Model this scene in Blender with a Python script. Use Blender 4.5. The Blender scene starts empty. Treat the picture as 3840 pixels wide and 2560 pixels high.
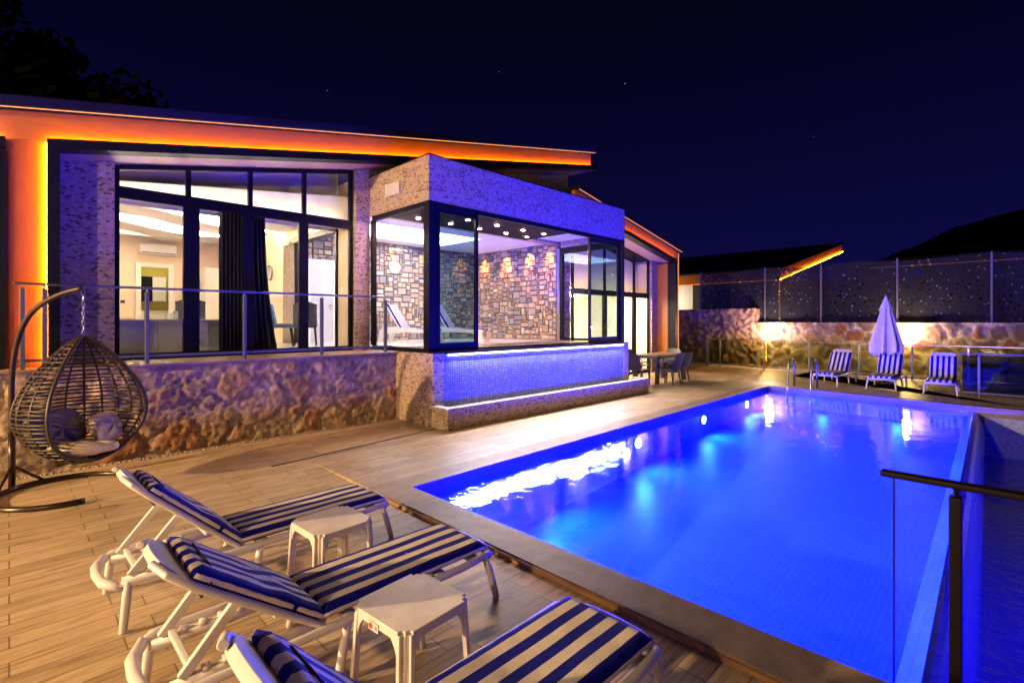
import bpy, bmesh, math, random
from mathutils import Vector, Matrix, noise
random.seed(7)
R = math.radians
SC = bpy.context.scene
COL = SC.collection
# ---------------------------------------------------------------- helpers
class MB:
    """collects faces, then links them as ONE mesh object"""
    def __init__(s): s.v = []; s.f = []; s.c = None
    def add(s, vs, fs):
        n = len(s.v); s.v += [tuple(v) for v in vs]; s.f += [tuple(i + n for i in f) for f in fs]; return s
    def box(s, x0, x1, y0, y1, z0, z1):
        return s.prism([(x0, y0), (x1, y0), (x1, y1), (x0, y1)], z0, z1)
    def prism(s, poly, z0, z1):
        """vertical prism; z0/z1 numbers or functions of x"""
        a = sum(poly[i][0] * poly[(i + 1) % len(poly)][1] - poly[(i + 1) % len(poly)][0] * poly[i][1] for i in range(len(poly)))
        if a < 0: poly = poly[::-1]
        f0 = z0 if callable(z0) else (lambda x: z0); f1 = z1 if callable(z1) else (lambda x: z1)
        n = len(poly)
        vs = [(x, y, f0(x)) for x, y in poly] + [(x, y, f1(x)) for x, y in poly]
        fs = [tuple(range(n))[::-1], tuple(range(n, 2 * n))] + [(i, (i + 1) % n, n + (i + 1) % n, n + i) for i in range(n)]
        return s.add(vs, fs)
    def beam(s, p, q, w, h, up=(0, 0, 1)):
        """rectangular bar from p to q, w wide and h high"""
        p, q = Vector(p), Vector(q); d = (q - p).normalized(); u = Vector(up)
        if abs(d.dot(u)) > .99: u = Vector((0, 1, 0))
        a = d.cross(u).normalized() * w / 2; b = a.cross(d).normalized() * h / 2
        vs = [p - a - b, p + a - b, p + a + b, p - a + b, q - a - b, q + a - b, q + a + b, q - a + b]
        return s.add(vs, [(3, 2, 1, 0), (4, 5, 6, 7), (0, 1, 5, 4), (1, 2, 6, 5), (2, 3, 7, 6), (3, 0, 4, 7)])
    def tube(s, pts, r, n=8, closed=False):
        pts = [Vector(p) for p in pts]; m = len(pts); vs = []; up = None
        for i, p in enumerate(pts):
            if closed: d = pts[(i + 1) % m] - pts[i - 1]
            else: d = pts[min(i + 1, m - 1)] - pts[max(i - 1, 0)]
            d = d.normalized() if d.length > 1e-9 else Vector((0, 0, 1))
            if up is None:
                up = Vector((0, 0, 1)) if abs(d.z) < .9 else Vector((1, 0, 0))
            a = d.cross(up)
            a = a.normalized() if a.length > 1e-6 else d.orthogonal().normalized()
            b = a.cross(d).normalized(); up = b
            rr = r[i] if isinstance(r, (list, tuple)) else r
            for k in range(n):
                t = 2 * math.pi * k / n
                vs.append(p + a * math.cos(t) * rr + b * math.sin(t) * rr)
        fs = []
        for i in range(m if closed else m - 1):
            j = (i + 1) % m
            for k in range(n):
                l = (k + 1) % n
                fs.append((i * n + k, j * n + k, j * n + l, i * n + l))
        if not closed:
            fs.append(tuple(range(n))); fs.append(tuple(range((m - 1) * n, m * n))[::-1])
        return s.add(vs, fs)
    def lathe(s, prof, n=24, c=(0, 0)):
        vs = []; m = len(prof)
        for r, z in prof:
            for k in range(n):
                t = 2 * math.pi * k / n; vs.append((c[0] + r * math.cos(t), c[1] + r * math.sin(t), z))
        fs = [(i * n + k, i * n + (k + 1) % n, (i + 1) * n + (k + 1) % n, (i + 1) * n + k) for i in range(m - 1) for k in range(n)]
        fs += [tuple(range(n))[::-1], tuple(range((m - 1) * n, m * n))]
        return s.add(vs, fs)
    def grid(s, nu, nv, fn):
        vs = [fn(i / nu, j / nv) for j in range(nv + 1) for i in range(nu + 1)]
        fs = [(j * (nu + 1) + i, j * (nu + 1) + i + 1, (j + 1) * (nu + 1) + i + 1, (j + 1) * (nu + 1) + i) for j in range(nv) for i in range(nu)]
        return s.add(vs, fs)
    def disc(s, c, ax, r, th, n=24):
        c = Vector(c); ax = Vector(ax).normalized(); return s.tube([c, c + ax * th], r, n)
    def build(s, name, mat, parent=None, bevel=0, smooth=False, world=False, seg=2, col=None):
        me = bpy.data.meshes.new(name)
        vs = s.v
        if world and parent is not None:
            off = Vector((0, 0, 0)); p = parent
            while p is not None: off += p.location; p = p.parent
            vs = [tuple(Vector(v) - off) for v in vs]
        me.from_pydata(vs, [], s.f); me.update()
        bm = bmesh.new(); bm.from_mesh(me); bmesh.ops.recalc_face_normals(bm, faces=bm.faces); bm.to_mesh(me); bm.free()
        if col:
            ca = me.color_attributes.new('tone', 'FLOAT_COLOR', 'POINT')
            for i, c in enumerate(col): ca.data[i].color = (*c, 1)
        me.materials.append(mat)
        o = bpy.data.objects.new(name, me); COL.objects.link(o)
        if parent is not None: o.parent = parent
        if smooth:
            for p in me.polygons: p.use_smooth = True
        if bevel:
            b = o.modifiers.new('bevel', 'BEVEL'); b.width = bevel; b.segments = seg; b.limit_method = 'ANGLE'; b.angle_limit = R(40)
            for p in me.polygons: p.use_smooth = True
            w = o.modifiers.new('wn', 'WEIGHTED_NORMAL'); w.keep_sharp = True
        return o
def tag(o, label=None, cat=None, group=None, kind=None):
    if label: o['label'] = label
    if cat: o['category'] = cat
    if group: o['group'] = group
    if kind: o['kind'] = kind
    return o
def thing(name, label, cat, loc=(0, 0, 0), rz=0, group=None):
    o = bpy.data.objects.new(name, None); COL.objects.link(o); o.empty_display_size = .1
    o.location = loc; o.rotation_euler = (0, 0, rz)
    return tag(o, label, cat, group)
def dup(root, loc, rz, label, group=None):
    def cp(o, par):
        c = o.copy(); COL.objects.link(c)
        if par is not None: c.parent = par
        for ch in list(o.children): cp(ch, c)
        return c
    r = cp(root, None); r.location = loc; r.rotation_euler = (0, 0, rz); r['label'] = label
    if group: r['group'] = group
    return r
def struct(o): o['kind'] = 'structure'; return o
# ---------------------------------------------------------------- materials
class NT:
    def __init__(s, name):
        s.m = bpy.data.materials.new(name); s.m.use_nodes = True; s.t = s.m.node_tree; s.t.nodes.clear()
        s.out = s.t.nodes.new('ShaderNodeOutputMaterial')
    def n(s, typ, **kw):
        nd = s.t.nodes.new('ShaderNode' + typ)
        for k, v in kw.items(): setattr(nd, k, v)
        return nd
    def l(s, a, b): s.t.links.new(a, b)
    def set(s, nd, **kw):
        for k, v in kw.items():
            i = nd.inputs[k.replace('_', ' ')] if k.replace('_', ' ') in nd.inputs else nd.inputs[k]
            if hasattr(v, 'is_linked') or hasattr(v, 'links'): s.l(v, i)
            else: i.default_value = v if not (isinstance(v, tuple) and len(v) == 3 and i.type == 'RGBA') else (*v, 1)
        return nd
    def bsdf(s, color=(.5, .5, .5), rough=.5, metal=0, bump=None, spec=.5, bs=.5, bd=.01, **kw):
        b = s.n('BsdfPrincipled'); s.set(b, Base_Color=color, Roughness=rough, Metallic=metal)
        b.inputs['Specular IOR Level'].default_value = spec
        if bump is not None:
            bp = s.n('Bump'); bp.inputs['Strength'].default_value = bs; bp.inputs['Distance'].default_value = bd
            s.l(bump, bp.inputs['Height']); s.l(bp.outputs[0], b.inputs['Normal'])
        s.l(b.outputs[0], s.out.inputs[0]); return b
    def coord(s, kind='Object', scale=(1, 1, 1), rot=(0, 0, 0), loc=(0, 0, 0)):
        c = s.n('TexCoord'); mp = s.n('Mapping'); s.l(c.outputs[kind], mp.inputs[0])
        mp.inputs['Scale'].default_value = scale; mp.inputs['Rotation'].default_value = rot; mp.inputs['Location'].default_value = loc
        return mp.outputs[0]
    def noise(s, vec, scale=5, detail=4, rough=.55, dist=0):
        n = s.n('TexNoise'); s.l(vec, n.inputs['Vector'])
        n.inputs['Scale'].default_value = scale; n.inputs['Detail'].default_value = detail; n.inputs['Roughness'].default_value = rough; n.inputs['Distortion'].default_value = dist
        return n.outputs['Fac']
    def ramp(s, fac, stops):
        r = s.n('ValToRGB'); s.l(fac, r.inputs[0]); e = r.color_ramp.elements
        while len(e) < len(stops): e.new(.5)
        for i, (p, c) in enumerate(stops):
            e[i].position = p; e[i].color = (*c, 1) if len(c) == 3 else c
        return r.outputs[0]
    def mix(s, a, b, fac=.5, mode='MIX'):
        m = s.n('Mix', data_type='RGBA', blend_type=mode)
        for v, i in ((fac, 0), (a, 6), (b, 7)):
            if hasattr(v, 'links'): s.l(v, m.inputs[i])
            else: m.inputs[i].default_value = (*v, 1) if isinstance(v, tuple) else v
        return m.outputs[2]
    def math(s, op, a, b=0):
        m = s.n('Math', operation=op)
        for v, i in ((a, 0), (b, 1)):
            if hasattr(v, 'links'): s.l(v, m.inputs[i])
            else: m.inputs[i].default_value = v
        return m.outputs[0]
    def walluv(s):
        """(x+y, z) so that walls along either axis get an upright pattern"""
        c = s.n('TexCoord'); g = s.n('NewGeometry'); sp = s.n('SeparateXYZ'); s.l(g.outputs['Position'], sp.inputs[0])
        cb = s.n('CombineXYZ'); s.l(s.math('ADD', sp.outputs[0], sp.outputs[1]), cb.inputs[0]); s.l(sp.outputs[2], cb.inputs[1])
        return cb.outputs[0]
    def cells(s, vec, w, h, off=.5):
        """random value per tile of w x h, and a 0..1 inside-the-tile mask"""
        sp = s.n('SeparateXYZ'); s.l(vec, sp.inputs[0])
        v = s.math('DIVIDE', sp.outputs[1], h); row = s.math('FLOOR', v)
        u = s.math('ADD', s.math('DIVIDE', sp.outputs[0], w), s.math('MULTIPLY', row, off)); cu = s.math('FLOOR', u)
        cb = s.n('CombineXYZ'); s.l(cu, cb.inputs[0]); s.l(row, cb.inputs[1])
        wn = s.n('TexWhiteNoise', noise_dimensions='2D'); s.l(cb.outputs[0], wn.inputs['Vector'])
        fu = s.math('SUBTRACT', u, cu); fv = s.math('SUBTRACT', v, row)
        du = s.math('ABSOLUTE', s.math('SUBTRACT', fu, .5)); dv = s.math('ABSOLUTE', s.math('SUBTRACT', fv, .5))
        inside = s.math('MULTIPLY', s.math('LESS_THAN', du, .44), s.math('LESS_THAN', dv, .42))
        return wn.outputs['Value'], inside
def schlick(t, normal, f0):
    """view-dependent reflectance that is the same from both sides of a sheet"""
    g = t.n('NewGeometry'); d = t.n('VectorMath', operation='DOT_PRODUCT'); t.l(g.outputs['Incoming'], d.inputs[0]); t.l(normal if normal is not None else g.outputs['Normal'], d.inputs[1])
    c = t.math('SUBTRACT', 1.0, t.math('MINIMUM', t.math('ABSOLUTE', d.outputs['Value']), 1.0))
    return t.math('ADD', f0, t.math('MULTIPLY', t.math('POWER', c, 5.0), 1 - f0))
def plain(name, color, rough=.5, metal=0, var=.08, scale=8, spec=.5, bump=0):
    t = NT(name); c = t.coord(); n = t.noise(c, scale, 5)
    lo = tuple(max(0, k * (1 - var)) for k in color); hi = tuple(min(1, k * (1 + var)) for k in color)
    t.bsdf(t.ramp(n, [(.3, lo), (.7, hi)]), rough, metal, bump=n if bump else None, spec=spec, bs=bump, bd=.01); return t.m
def emis(name, color, strength):
    t = NT(name); e = t.n('Emission'); e.inputs[0].default_value = (*color, 1); e.inputs[1].default_value = strength
    t.l(e.outputs[0], t.out.inputs[0]); return t.m
def glassmat(name, tint=(.95, .97, .97), refl=1.0, rough=0.0, ior=1.45):
    t = NT(name); tr = t.n('BsdfTransparent'); tr.inputs[0].default_value = (*tint, 1)
    g = t.n('BsdfGlossy'); g.inputs['Roughness'].default_value = rough
    m = t.n('MixShader'); t.l(t.math('MULTIPLY', schlick(t, None, .03), refl), m.inputs[0]); t.l(tr.outputs[0], m.inputs[1]); t.l(g.outputs[0], m.inputs[2])
    t.l(m.outputs[0], t.out.inputs[0]); return t.m
M = {}
def mk_deck():
    t = NT('wood_look_tile'); c = t.coord()
    b = t.n('TexBrick', offset=.25, offset_frequency=2); t.l(c, b.inputs['Vector'])
    t.set(b, Color1=(.43, .32, .19), Color2=(.58, .45, .29), Mortar=(.20, .155, .105))
    b.inputs['Scale'].default_value = 1; b.inputs['Mortar Size'].default_value = .0045; b.inputs['Mortar Smooth'].default_value = .1
    b.inputs['Brick Width'].default_value = .63; b.inputs['Row Height'].default_value = .16; b.inputs['Bias'].default_value = 0
    g1 = t.noise(t.coord(scale=(1.1, 13, 1)), 2.2, 7, .62, .6)
    g2 = t.noise(t.coord(scale=(2.5, 60, 1)), 2, 5, .6)
    g3 = t.noise(c, .7, 3)
    col = t.mix(b.outputs['Color'], t.ramp(g1, [(.30, (.38, .32, .27)), (.44, (.86, .83, .79)), (.56, (1.06, 1.05, 1.04))]), 1.0, 'MULTIPLY')
    col = t.mix(col, t.ramp(g2, [(.35, (.72, .70, .68)), (.6, (1, 1, 1))]), .6, 'MULTIPLY')
    col = t.mix(col, t.ramp(g3, [(.3, (.72, .71, .70)), (.7, (1.08, 1.06, 1.04))]), .85, 'MULTIPLY')
    sp = t.noise(c, 9, 2); col = t.mix(col, (.07, .055, .045), t.math('MULTIPLY', t.math('GREATER_THAN', sp, .765), .6))
    h = t.math('SUBTRACT', t.math('MULTIPLY', g1, .25), b.outputs['Fac'])
    t.bsdf(col, t.math('ADD', .30, t.math('MULTIPLY', g1, .3)), bump=h, bs=.35, bd=.004); return t.m
M['deck'] = mk_deck()
def mk_coping():
    t = NT('coping_tile'); c = t.coord(); n = t.noise(c, 6, 8, .65); n2 = t.noise(c, 40, 4)
    b = t.n('TexBrick', offset=0); t.l(t.coord(rot=(0, 0, R(90)), loc=(0, .02, 0)), b.inputs['Vector']); b.inputs['Scale'].default_value = 1
    t.set(b, Color1=(1, 1, 1), Color2=(.94, .94, .94), Mortar=(.72, .7, .68))
    b.inputs['Mortar Size'].default_value = .002; b.inputs['Brick Width'].default_value = .66; b.inputs['Row Height'].default_value = 1.0
    col = t.ramp(n, [(.25, (.14, .09, .065)), (.5, (.24, .165, .12)), (.75, (.33, .24, .175))])
    col = t.mix(col, b.outputs['Color'], 1.0, 'MULTIPLY')
    col = t.mix(col, (.12, .09, .07), t.math('MULTIPLY', t.math('GREATER_THAN', n2, .68), .5))
    t.bsdf(col, .5, bump=n2, bs=.3, bd=.004); return t.m
M['coping'] = mk_coping()
def mk_wood(name, a, b_, along=(1, 14, 14), rough=.45):
    t = NT(name); n = t.noise(t.coord(scale=along), 3, 7, .6, .4)
    t.bsdf(t.ramp(n, [(.3, a), (.7, b_)]), rough, bump=n, bs=.15, bd=.003); return t.m
M['soffit'] = mk_wood('pinkish_soffit_boards', (.42, .23, .18), (.52, .30, .24), (1, 30, 1))
M['batten'] = mk_wood('timber_riser', (.22, .11, .045), (.52, .30, .13), (3, 1, 10))
M['panel'] = mk_wood('red_brown_wood_panel', (.34, .105, .013), (.47, .155, .022), (1.2, 1.2, 60))
M['panel_up'] = mk_wood('red_brown_wood_panel_upright', (.34, .105, .013), (.47, .155, .022), (60, 60, 1.2))
def mk_mosaic(name, base, dark, w, h, dens, rough=.35):
    t = NT(name); uv = t.walluv(); v, ins = t.cells(uv, w, h)
    col = t.ramp(v, [(0, tuple(k * .6 for k in base)), (dens, tuple(k * .68 for k in base)), (.55, base), (1, tuple(min(1, k * 1.35) for k in base))])
    v2, _ = t.cells(uv, w * 1.0001, h * 1.0001)
    isd = t.math('LESS_THAN', v, dens)
    col = t.mix(col, dark, isd)
    col = t.mix(tuple(k * .8 for k in base), col, ins)
    hgt = t.math('ADD', t.math('MULTIPLY', v, .6), ins)
    t.bsdf(col, rough, bump=hgt, bs=.5, bd=.006); return t.m
M['mosaic'] = mk_mosaic('beige_brown_mosaic', (.42, .31, .235), (.11, .06, .04), .048, .026, .13)
def mk_bluemosaic(name, cols, grout, size, rough=.2):
    t = NT(name); uv = t.walluv(); v, ins = t.cells(uv, size, size, 0)
    col = t.ramp(v, [(i / (len(cols) - 1), c) for i, c in enumerate(cols)])
    col = t.mix(grout, col, ins)
    t.bsdf(col, rough, bump=ins, bs=.3, bd=.002); return t.m
M['bluemosaic'] = mk_bluemosaic('blue_glass_mosaic', [(.03, .05, .30), (.08, .10, .48), (.05, .07, .38), (.18, .20, .56)], (.42, .42, .55), .04)
M['poolband'] = mk_bluemosaic('pool_edge_mosaic', [(.18, .24, .55), (.35, .42, .7), (.12, .17, .45)], (.6, .62, .66), .03)
M['weir'] = mk_bluemosaic('weir_mosaic', [(.006, .012, .40), (.015, .03, .60), (.01, .02, .5)], (.03, .05, .5), .05)
def mk_pooltile():
    t = NT('pale_pool_tile'); c = t.coord()
    g = t.n('NewGeometry'); b = t.n('TexBrick', offset=0); t.l(g.outputs['Position'], b.inputs['Vector']); b.inputs['Scale'].default_value = 1
    t.set(b, Color1=(.12, .28, .80), Color2=(.16, .34, .86), Mortar=(.08, .2, .7))
    b.inputs['Mortar Size'].default_value = .004; b.inputs['Brick Width'].default_value = .06; b.inputs['Row Height'].default_value = .06
    n = t.noise(c, .8, 3)
    t.bsdf(t.mix(b.outputs['Color'], t.ramp(n, [(.3, (.85, .85, .85)), (.7, (1, 1, 1))]), .8, 'MULTIPLY'), .4); return t.m
M['pooltile'] = mk_pooltile()
def mk_tone(name, rough=.85, nscale=30, bs=.5, bd=.02, mul=.5):
    """colour per stone stored on the mesh, roughened"""
    t = NT(name); a = t.n('VertexColor', layer_name='tone'); c = t.coord()
    n = t.noise(c, nscale, 8, .7); n2 = t.noise(c, nscale * .25, 5)
    col = t.mix(a.outputs[0], t.ramp(n, [(.28, (.45, .43, .42)), (.5, (.95, .95, .95)), (.75, (1.25, 1.22, 1.2))]), mul, 'MULTIPLY')
    col = t.mix(col, t.ramp(n2, [(.3, (.7, .68, .66)), (.65, (1.1, 1.1, 1.1))]), .6, 'MULTIPLY')
    t.bsdf(col, rough, bump=n, bs=bs, bd=bd, spec=.3); return t.m
M['rubble'] = mk_tone('rubble_masonry', .9, 42, .6, .014, 1.0)
M['farstone'] = mk_tone('far_rubble_masonry', .9, 12, .8, .03, .6)
M['ashlar'] = mk_tone('ashlar_stone', .85, 28, .5, .012, .5)
M['black'] = plain('black_aluminium', (.004, .004, .007), .45, var=.15, spec=.2)
M['cap'] = plain('dark_roof_metal', (.008, .006, .020), .7, var=.2, spec=.08)
M['steel'] = plain('brushed_steel', (.28, .28, .32), .28, 1, var=.06)
M['post'] = plain('grey_painted_metal', (.07, .07, .10), .4, 0)
M['white'] = plain('white_paint', (.78, .77, .75), .6, var=.03, scale=2)
M['beige'] = plain('beige_wall_paint', (.74, .60, .47), .7, var=.03, scale=2)
M['floor_in'] = plain('pale_floor_tile', (.62, .56, .5), .2, var=.05)
M['plastic'] = plain('white_resin', (.60, .56, .57), .32, var=.05, scale=5)
M['plastic_table'] = plain('scuffed_white_resin', (.60, .54, .51), .36, var=.13, scale=7)
M['navy'] = plain('navy_fabric', (.012, .014, .06), .8)
M['curtain'] = plain('dark_curtain', (.008, .009, .02), .6, var=.3, scale=20)
M['curtain2'] = plain('brown_grey_curtain', (.30, .24, .21), .7, var=.2)
M['cream'] = plain('cream_cushion', (.62, .52, .36), .85, var=.1, scale=20, bump=.3)
M['brown'] = plain('brown_cushion', (.15, .115, .10), .85, var=.2, scale=20)
M['rattan'] = plain('dark_rattan', (.026, .016, .010), .45, var=.4, scale=60)
M['bronze'] = plain('bronze_painted_steel', (.022, .010, .007), .3, .1, var=.2)
M['rail_dark'] = plain('dark_brown_rail', (.004, .0012, .004), .5, 0, spec=.12)
M['leaf'] = plain('night_foliage', (.003, .004, .003), 1, var=.5, scale=3, spec=0)
M['bark'] = plain('bark', (.06, .045, .03), .9)
M['dark'] = plain('dark_render', (.03, .03, .035), .8)
M['roofdark'] = plain('dark_roof_tiles', (.018, .016, .018), .9, var=.3)
M['hill'] = plain('wooded_hill', (.006, .007, .006), 1, var=.4, scale=.05)
M['soil'] = plain('garden_soil', (.14, .13, .07), .95, var=.4, scale=4, bump=.6)
M['graycab'] = plain('grey_lacquer', (.46, .46, .50), .25, var=.05)
M['kitchen_y'] = plain('olive_yellow_wall', (.52, .46, .10), .6, var=.06)
M['slat'] = None
M['table_wood'] = mk_wood('teak_table_top', (.13, .065, .04), (.22, .125, .075), (2, 20, 1))
M['rattan_blk'] = plain('black_resin_chair', (.03, .03, .04), .4, var=.2, scale=50, bump=.2)
M['velvet'] = plain('blue_velvet', (.05, .11, .22), .6, var=.3, scale=25)
M['velvet_d'] = plain('charcoal_velvet', (.035, .04, .06), .6, var=.3, scale=25)
M['parasol'] = plain('off_white_canvas', (.66, .60, .56), .8, var=.06, bump=.15)
M['glass'] = glassmat('clear_glass', (.985, .99, .985))
M['glass_near'] = glassmat('low_iron_glass', (.97, .98, .99), .3)
M['glass_rail'] = glassmat('rail_glass', (.95, .96, .96), .8)
M['glass_olive'] = glassmat('olive_tinted_glass', (.74, .76, .50), .9)
M['glass_blue'] = glassmat('blue_tinted_glass', (.55, .70, .78), 1.0)
M['glass_dark'] = glassmat('dark_blue_glass', (.30, .36, .62), 1.0)
def mk_stripe():
    t = NT('navy_and_cream_striped_fabric'); c = t.n('TexCoord'); sp = t.n('SeparateXYZ'); t.l(c.outputs['Object'], sp.inputs[0])
    v = t.math('FRACT', t.math('ADD', t.math('DIVIDE', sp.outputs[1], .1156), .25))
    st = t.math('GREATER_THAN', v, .5)
    n = t.noise(t.coord(), 120, 3); n2 = t.noise(t.coord(), 3, 4)
    cr = t.ramp(n, [(.3, (.60, .52, .44)), (.7, (.70, .62, .54))]); nv = t.ramp(n, [(.3, (.002, .003, .20)), (.7, (.005, .006, .28))])
    col = t.mix(nv, cr, st); col = t.mix(col, t.ramp(n2, [(.35, (.86, .85, .84)), (.6, (1, 1, 1))]), .7, 'MULTIPLY')
    sp2 = t.noise(t.coord(), 38, 1); col = t.mix(col, (.05, .04, .03), t.math('MULTIPLY', t.math('GREATER_THAN', sp2, .80), .7))
    t.bsdf(col, .85, bump=t.noise(t.coord(), 9, 4), bs=.35, bd=.02, spec=.15); return t.m
M['stripe'] = mk_stripe()
def mk_net():
    t = NT('dark_green_shade_net'); uv = t.walluv()
    v, _ = t.cells(uv, .055, .045, .5); n = t.noise(uv, 1.1, 3)
    holes = t.math('LESS_THAN', v, t.math('MULTIPLY', t.math('POWER', n, 2.2), .26))
    weave = t.n('TexWave', wave_type='BANDS', bands_direction='X'); t.l(uv, weave.inputs[0]); weave.inputs['Scale'].default_value = 9; weave.inputs['Distortion'].default_value = 1.5
    d = t.n('BsdfDiffuse'); v2, _ = t.cells(uv, .036, .036, .37); glint = t.math('GREATER_THAN', v2, .989)  # scattered pale cells paint the sparkle of the net into its colour
    t.l(t.mix(t.ramp(weave.outputs['Fac'], [(.2, (.012, .012, .018)), (.9, (.030, .031, .044))]), (.20, .20, .23), glint), d.inputs[0])
    tr = t.n('BsdfTransparent'); m = t.n('MixShader')
    t.l(t.math('MAXIMUM', holes, .10), m.inputs[0]); t.l(d.outputs[0], m.inputs[1]); t.l(tr.outputs[0], m.inputs[2]); t.l(m.outputs[0], t.out.inputs[0]); return t.m
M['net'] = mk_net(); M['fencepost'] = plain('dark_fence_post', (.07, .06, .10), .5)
def mk_slat():
    t = NT('brown_perforated_ceiling'); c = t.coord(); v = t.n('TexVoronoi'); t.l(c, v.inputs['Vector']); v.inputs['Scale'].default_value = 16; v.inputs['Randomness'].default_value = .15
    t.bsdf(t.ramp(v.outputs['Distance'], [(.2, (.05, .022, .013)), (.45, (.008, .005, .004))]), .7, spec=.1); return t.m
M['slat'] = mk_slat()
def mk_water(name, wave=.05, scale=3.0, ior=1.33, tint=(.62, .82, 1.0)):
    t = NT(name); c = t.coord(scale=(1, 1, 1)); n = t.noise(c, scale, 3, .5, .4); n2 = t.noise(c, scale * 4.5, 3)
    h = t.math('ADD', n, t.math('MULTIPLY', n2, .22))
    bp = t.n('Bump'); bp.inputs['Strength'].default_value = 1; bp.inputs['Distance'].default_value = wave; t.l(h, bp.inputs['Height'])
    tr = t.n('BsdfTransparent'); tr.inputs[0].default_value = (*tint, 1)
    g = t.n('BsdfGlossy'); g.inputs['Roughness'].default_value = .03; t.l(bp.outputs[0], g.inputs['Normal'])
    m = t.n('MixShader'); t.l(schlick(t, bp.outputs[0], .02), m.inputs[0]); t.l(tr.outputs[0], m.inputs[1]); t.l(g.outputs[0], m.inputs[2]); t.l(m.outputs[0], t.out.inputs[0]); return t.m
M['water'] = mk_water('pool_water', .005, 3.4)
M['water_ch'] = mk_water('channel_water', .05, 7.0, tint=(.3, .5, 1.0))
M['water_in'] = mk_water('indoor_pool_water', .01, 3.0)
def mk_skyprint():
    t = NT('backlit_sky_print'); n = t.noise(t.coord(), 1.6, 7, .65); e = t.n('Emission')
    t.l(t.ramp(n, [(.36, (.30, .58, 1.0)), (.5, (.85, .86, 1)), (.62, (1, .93, 1))]), e.inputs[0]); e.inputs[1].default_value = LUM['skyprint']
    t.l(e.outputs[0], t.out.inputs[0]); return t.m
# light levels of the lamps in the place
LUM = dict(skyprint=19., orange=105., ledwhite=9., cove=760., walllamp=140., pool=60.)
POOLC = (.0004, .0034, 1.0)
M['led_orange'] = emis('orange_led', (1.0, .31, .006), LUM['orange'])
M['led_far'] = emis('far_orange_led', (1.0, .30, .03), 1.6)
M['led_edge'] = emis('peach_led_edge', (1.0, .36, .13), 1.7)
M['led_curtain'] = emis('curtain_box_led', (1.0, .78, .55), 48)
M['led_white'] = emis('cool_white_led', (.92, .88, 1.0), LUM['ledwhite'])
M['led_cove'] = emis('warm_white_led', (1.0, .80, .52), LUM['cove'])
M['lamp_glow'] = emis('warm_lamp_glow', (1.0, .72, .38), LUM['walllamp'])
M['pool_lamp'] = emis('blue_pool_lamp', (.25, .60, 1.0), LUM['pool'])
M['room_lamp'] = emis('room_lamp_glow', (1.0, .82, .55), 70)
M['spot_glow'] = emis('downlight_glow', (1.0, .55, .36), 2500)
M['skyprint'] = mk_skyprint()
def light(kind, name, loc, energy, color, **kw):
    d = bpy.data.lights.new(name, kind); d.energy = energy; d.color = color
    aim = kw.pop('aim', None)
    for k, v in kw.items(): setattr(d, k, v)
    o = bpy.data.objects.new(name, d); COL.objects.link(o); o.location = loc
    if aim is not None: o.rotation_euler = (Vector(aim) - Vector(loc)).to_track_quat('-Z', 'Y').to_euler()
    return o
# ---------------------------------------------------------------- camera, world
cd = bpy.data.cameras.new('camera'); cam = bpy.data.objects.new('camera', cd); COL.objects.link(cam); SC.camera = cam
cam.location = (0, 0, 1.8); cam.rotation_euler = (R(90), 0, R(-45)); cd.sensor_width = 36; cd.lens = 36 * 1155 / 2352; cd.shift_y = -46 / 2352
cd.clip_end = 3000; cd.clip_start = .05
SC.view_settings.view_transform = 'Standard'; SC.view_settings.look = 'None'; SC.view_settings.exposure = 0; SC.view_settings.gamma = 1
w = bpy.data.worlds.new('World'); SC.world = w; w.use_nodes = True; nt = w.node_tree; nt.nodes.clear()
def wn(t, **kw):
    n = nt.nodes.new('ShaderNode' + t)
    for k, v in kw.items(): setattr(n, k, v)
    return n
tc = wn('TexCoord'); sp = wn('SeparateXYZ'); nt.links.new(tc.outputs['Generated'], sp.inputs[0])
rp = wn('ValToRGB'); nt.links.new(sp.outputs[2], rp.inputs[0]); e = rp.color_ramp.elements
for p, c in ((0.0, (.0045, .0038, .052)), (.10, (.0038, .0032, .048)), (.28, (.0024, .002, .026)), (.5, (.0008, .0010, .0085)), (.75, (.0006, .0008, .006))):
    k = e.new(p); k.color = (*c, 1)
e.remove(e[0]); e.remove(e[-1])
vo = wn('TexVoronoi'); vo.inputs['Scale'].default_value = 22; nt.links.new(tc.outputs['Generated'], vo.inputs['Vector'])
lt = wn('Math', operation='LESS_THAN'); nt.links.new(vo.outputs['Distance'], lt.inputs[0]); lt.inputs[1].default_value = .024
s2 = wn('SeparateColor'); nt.links.new(vo.outputs['Color'], s2.inputs[0])
pw = wn('Math', operation='POWER'); nt.links.new(s2.outputs[0], pw.inputs[0]); pw.inputs[1].default_value = 3
mu = wn('Math', operation='MULTIPLY'); nt.links.new(lt.outputs[0], mu.inputs[0]); nt.links.new(pw.outputs[0], mu.inputs[1])
mx = wn('Mix', data_type='RGBA', blend_type='ADD'); nt.links.new(mu.outputs[0], mx.inputs[0]); nt.links.new(rp.outputs[0], mx.inputs[6]); mx.inputs[7].default_value = (.6, .7, .9, 1)
bg = wn('Background'); nt.links.new(mx.outputs[2], bg.inputs[0]); bg.inputs[1].default_value = 1.0
wo = wn('OutputWorld'); nt.links.new(bg.outputs[0], wo.inputs[0])
cy = SC.cycles; cy.use_denoising = True; cy.max_bounces = 9; cy.diffuse_bounces = 4; cy.glossy_bounces = 4; cy.transparent_max_bounces = 24
cy.sample_clamp_indirect = 40; cy.caustics_reflective = False; cy.caustics_refractive = False
try: cy.denoiser = 'OPENIMAGEDENOISE'; cy.denoising_input_passes = 'RGB_ALBEDO_NORMAL'
except Exception: pass
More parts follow.
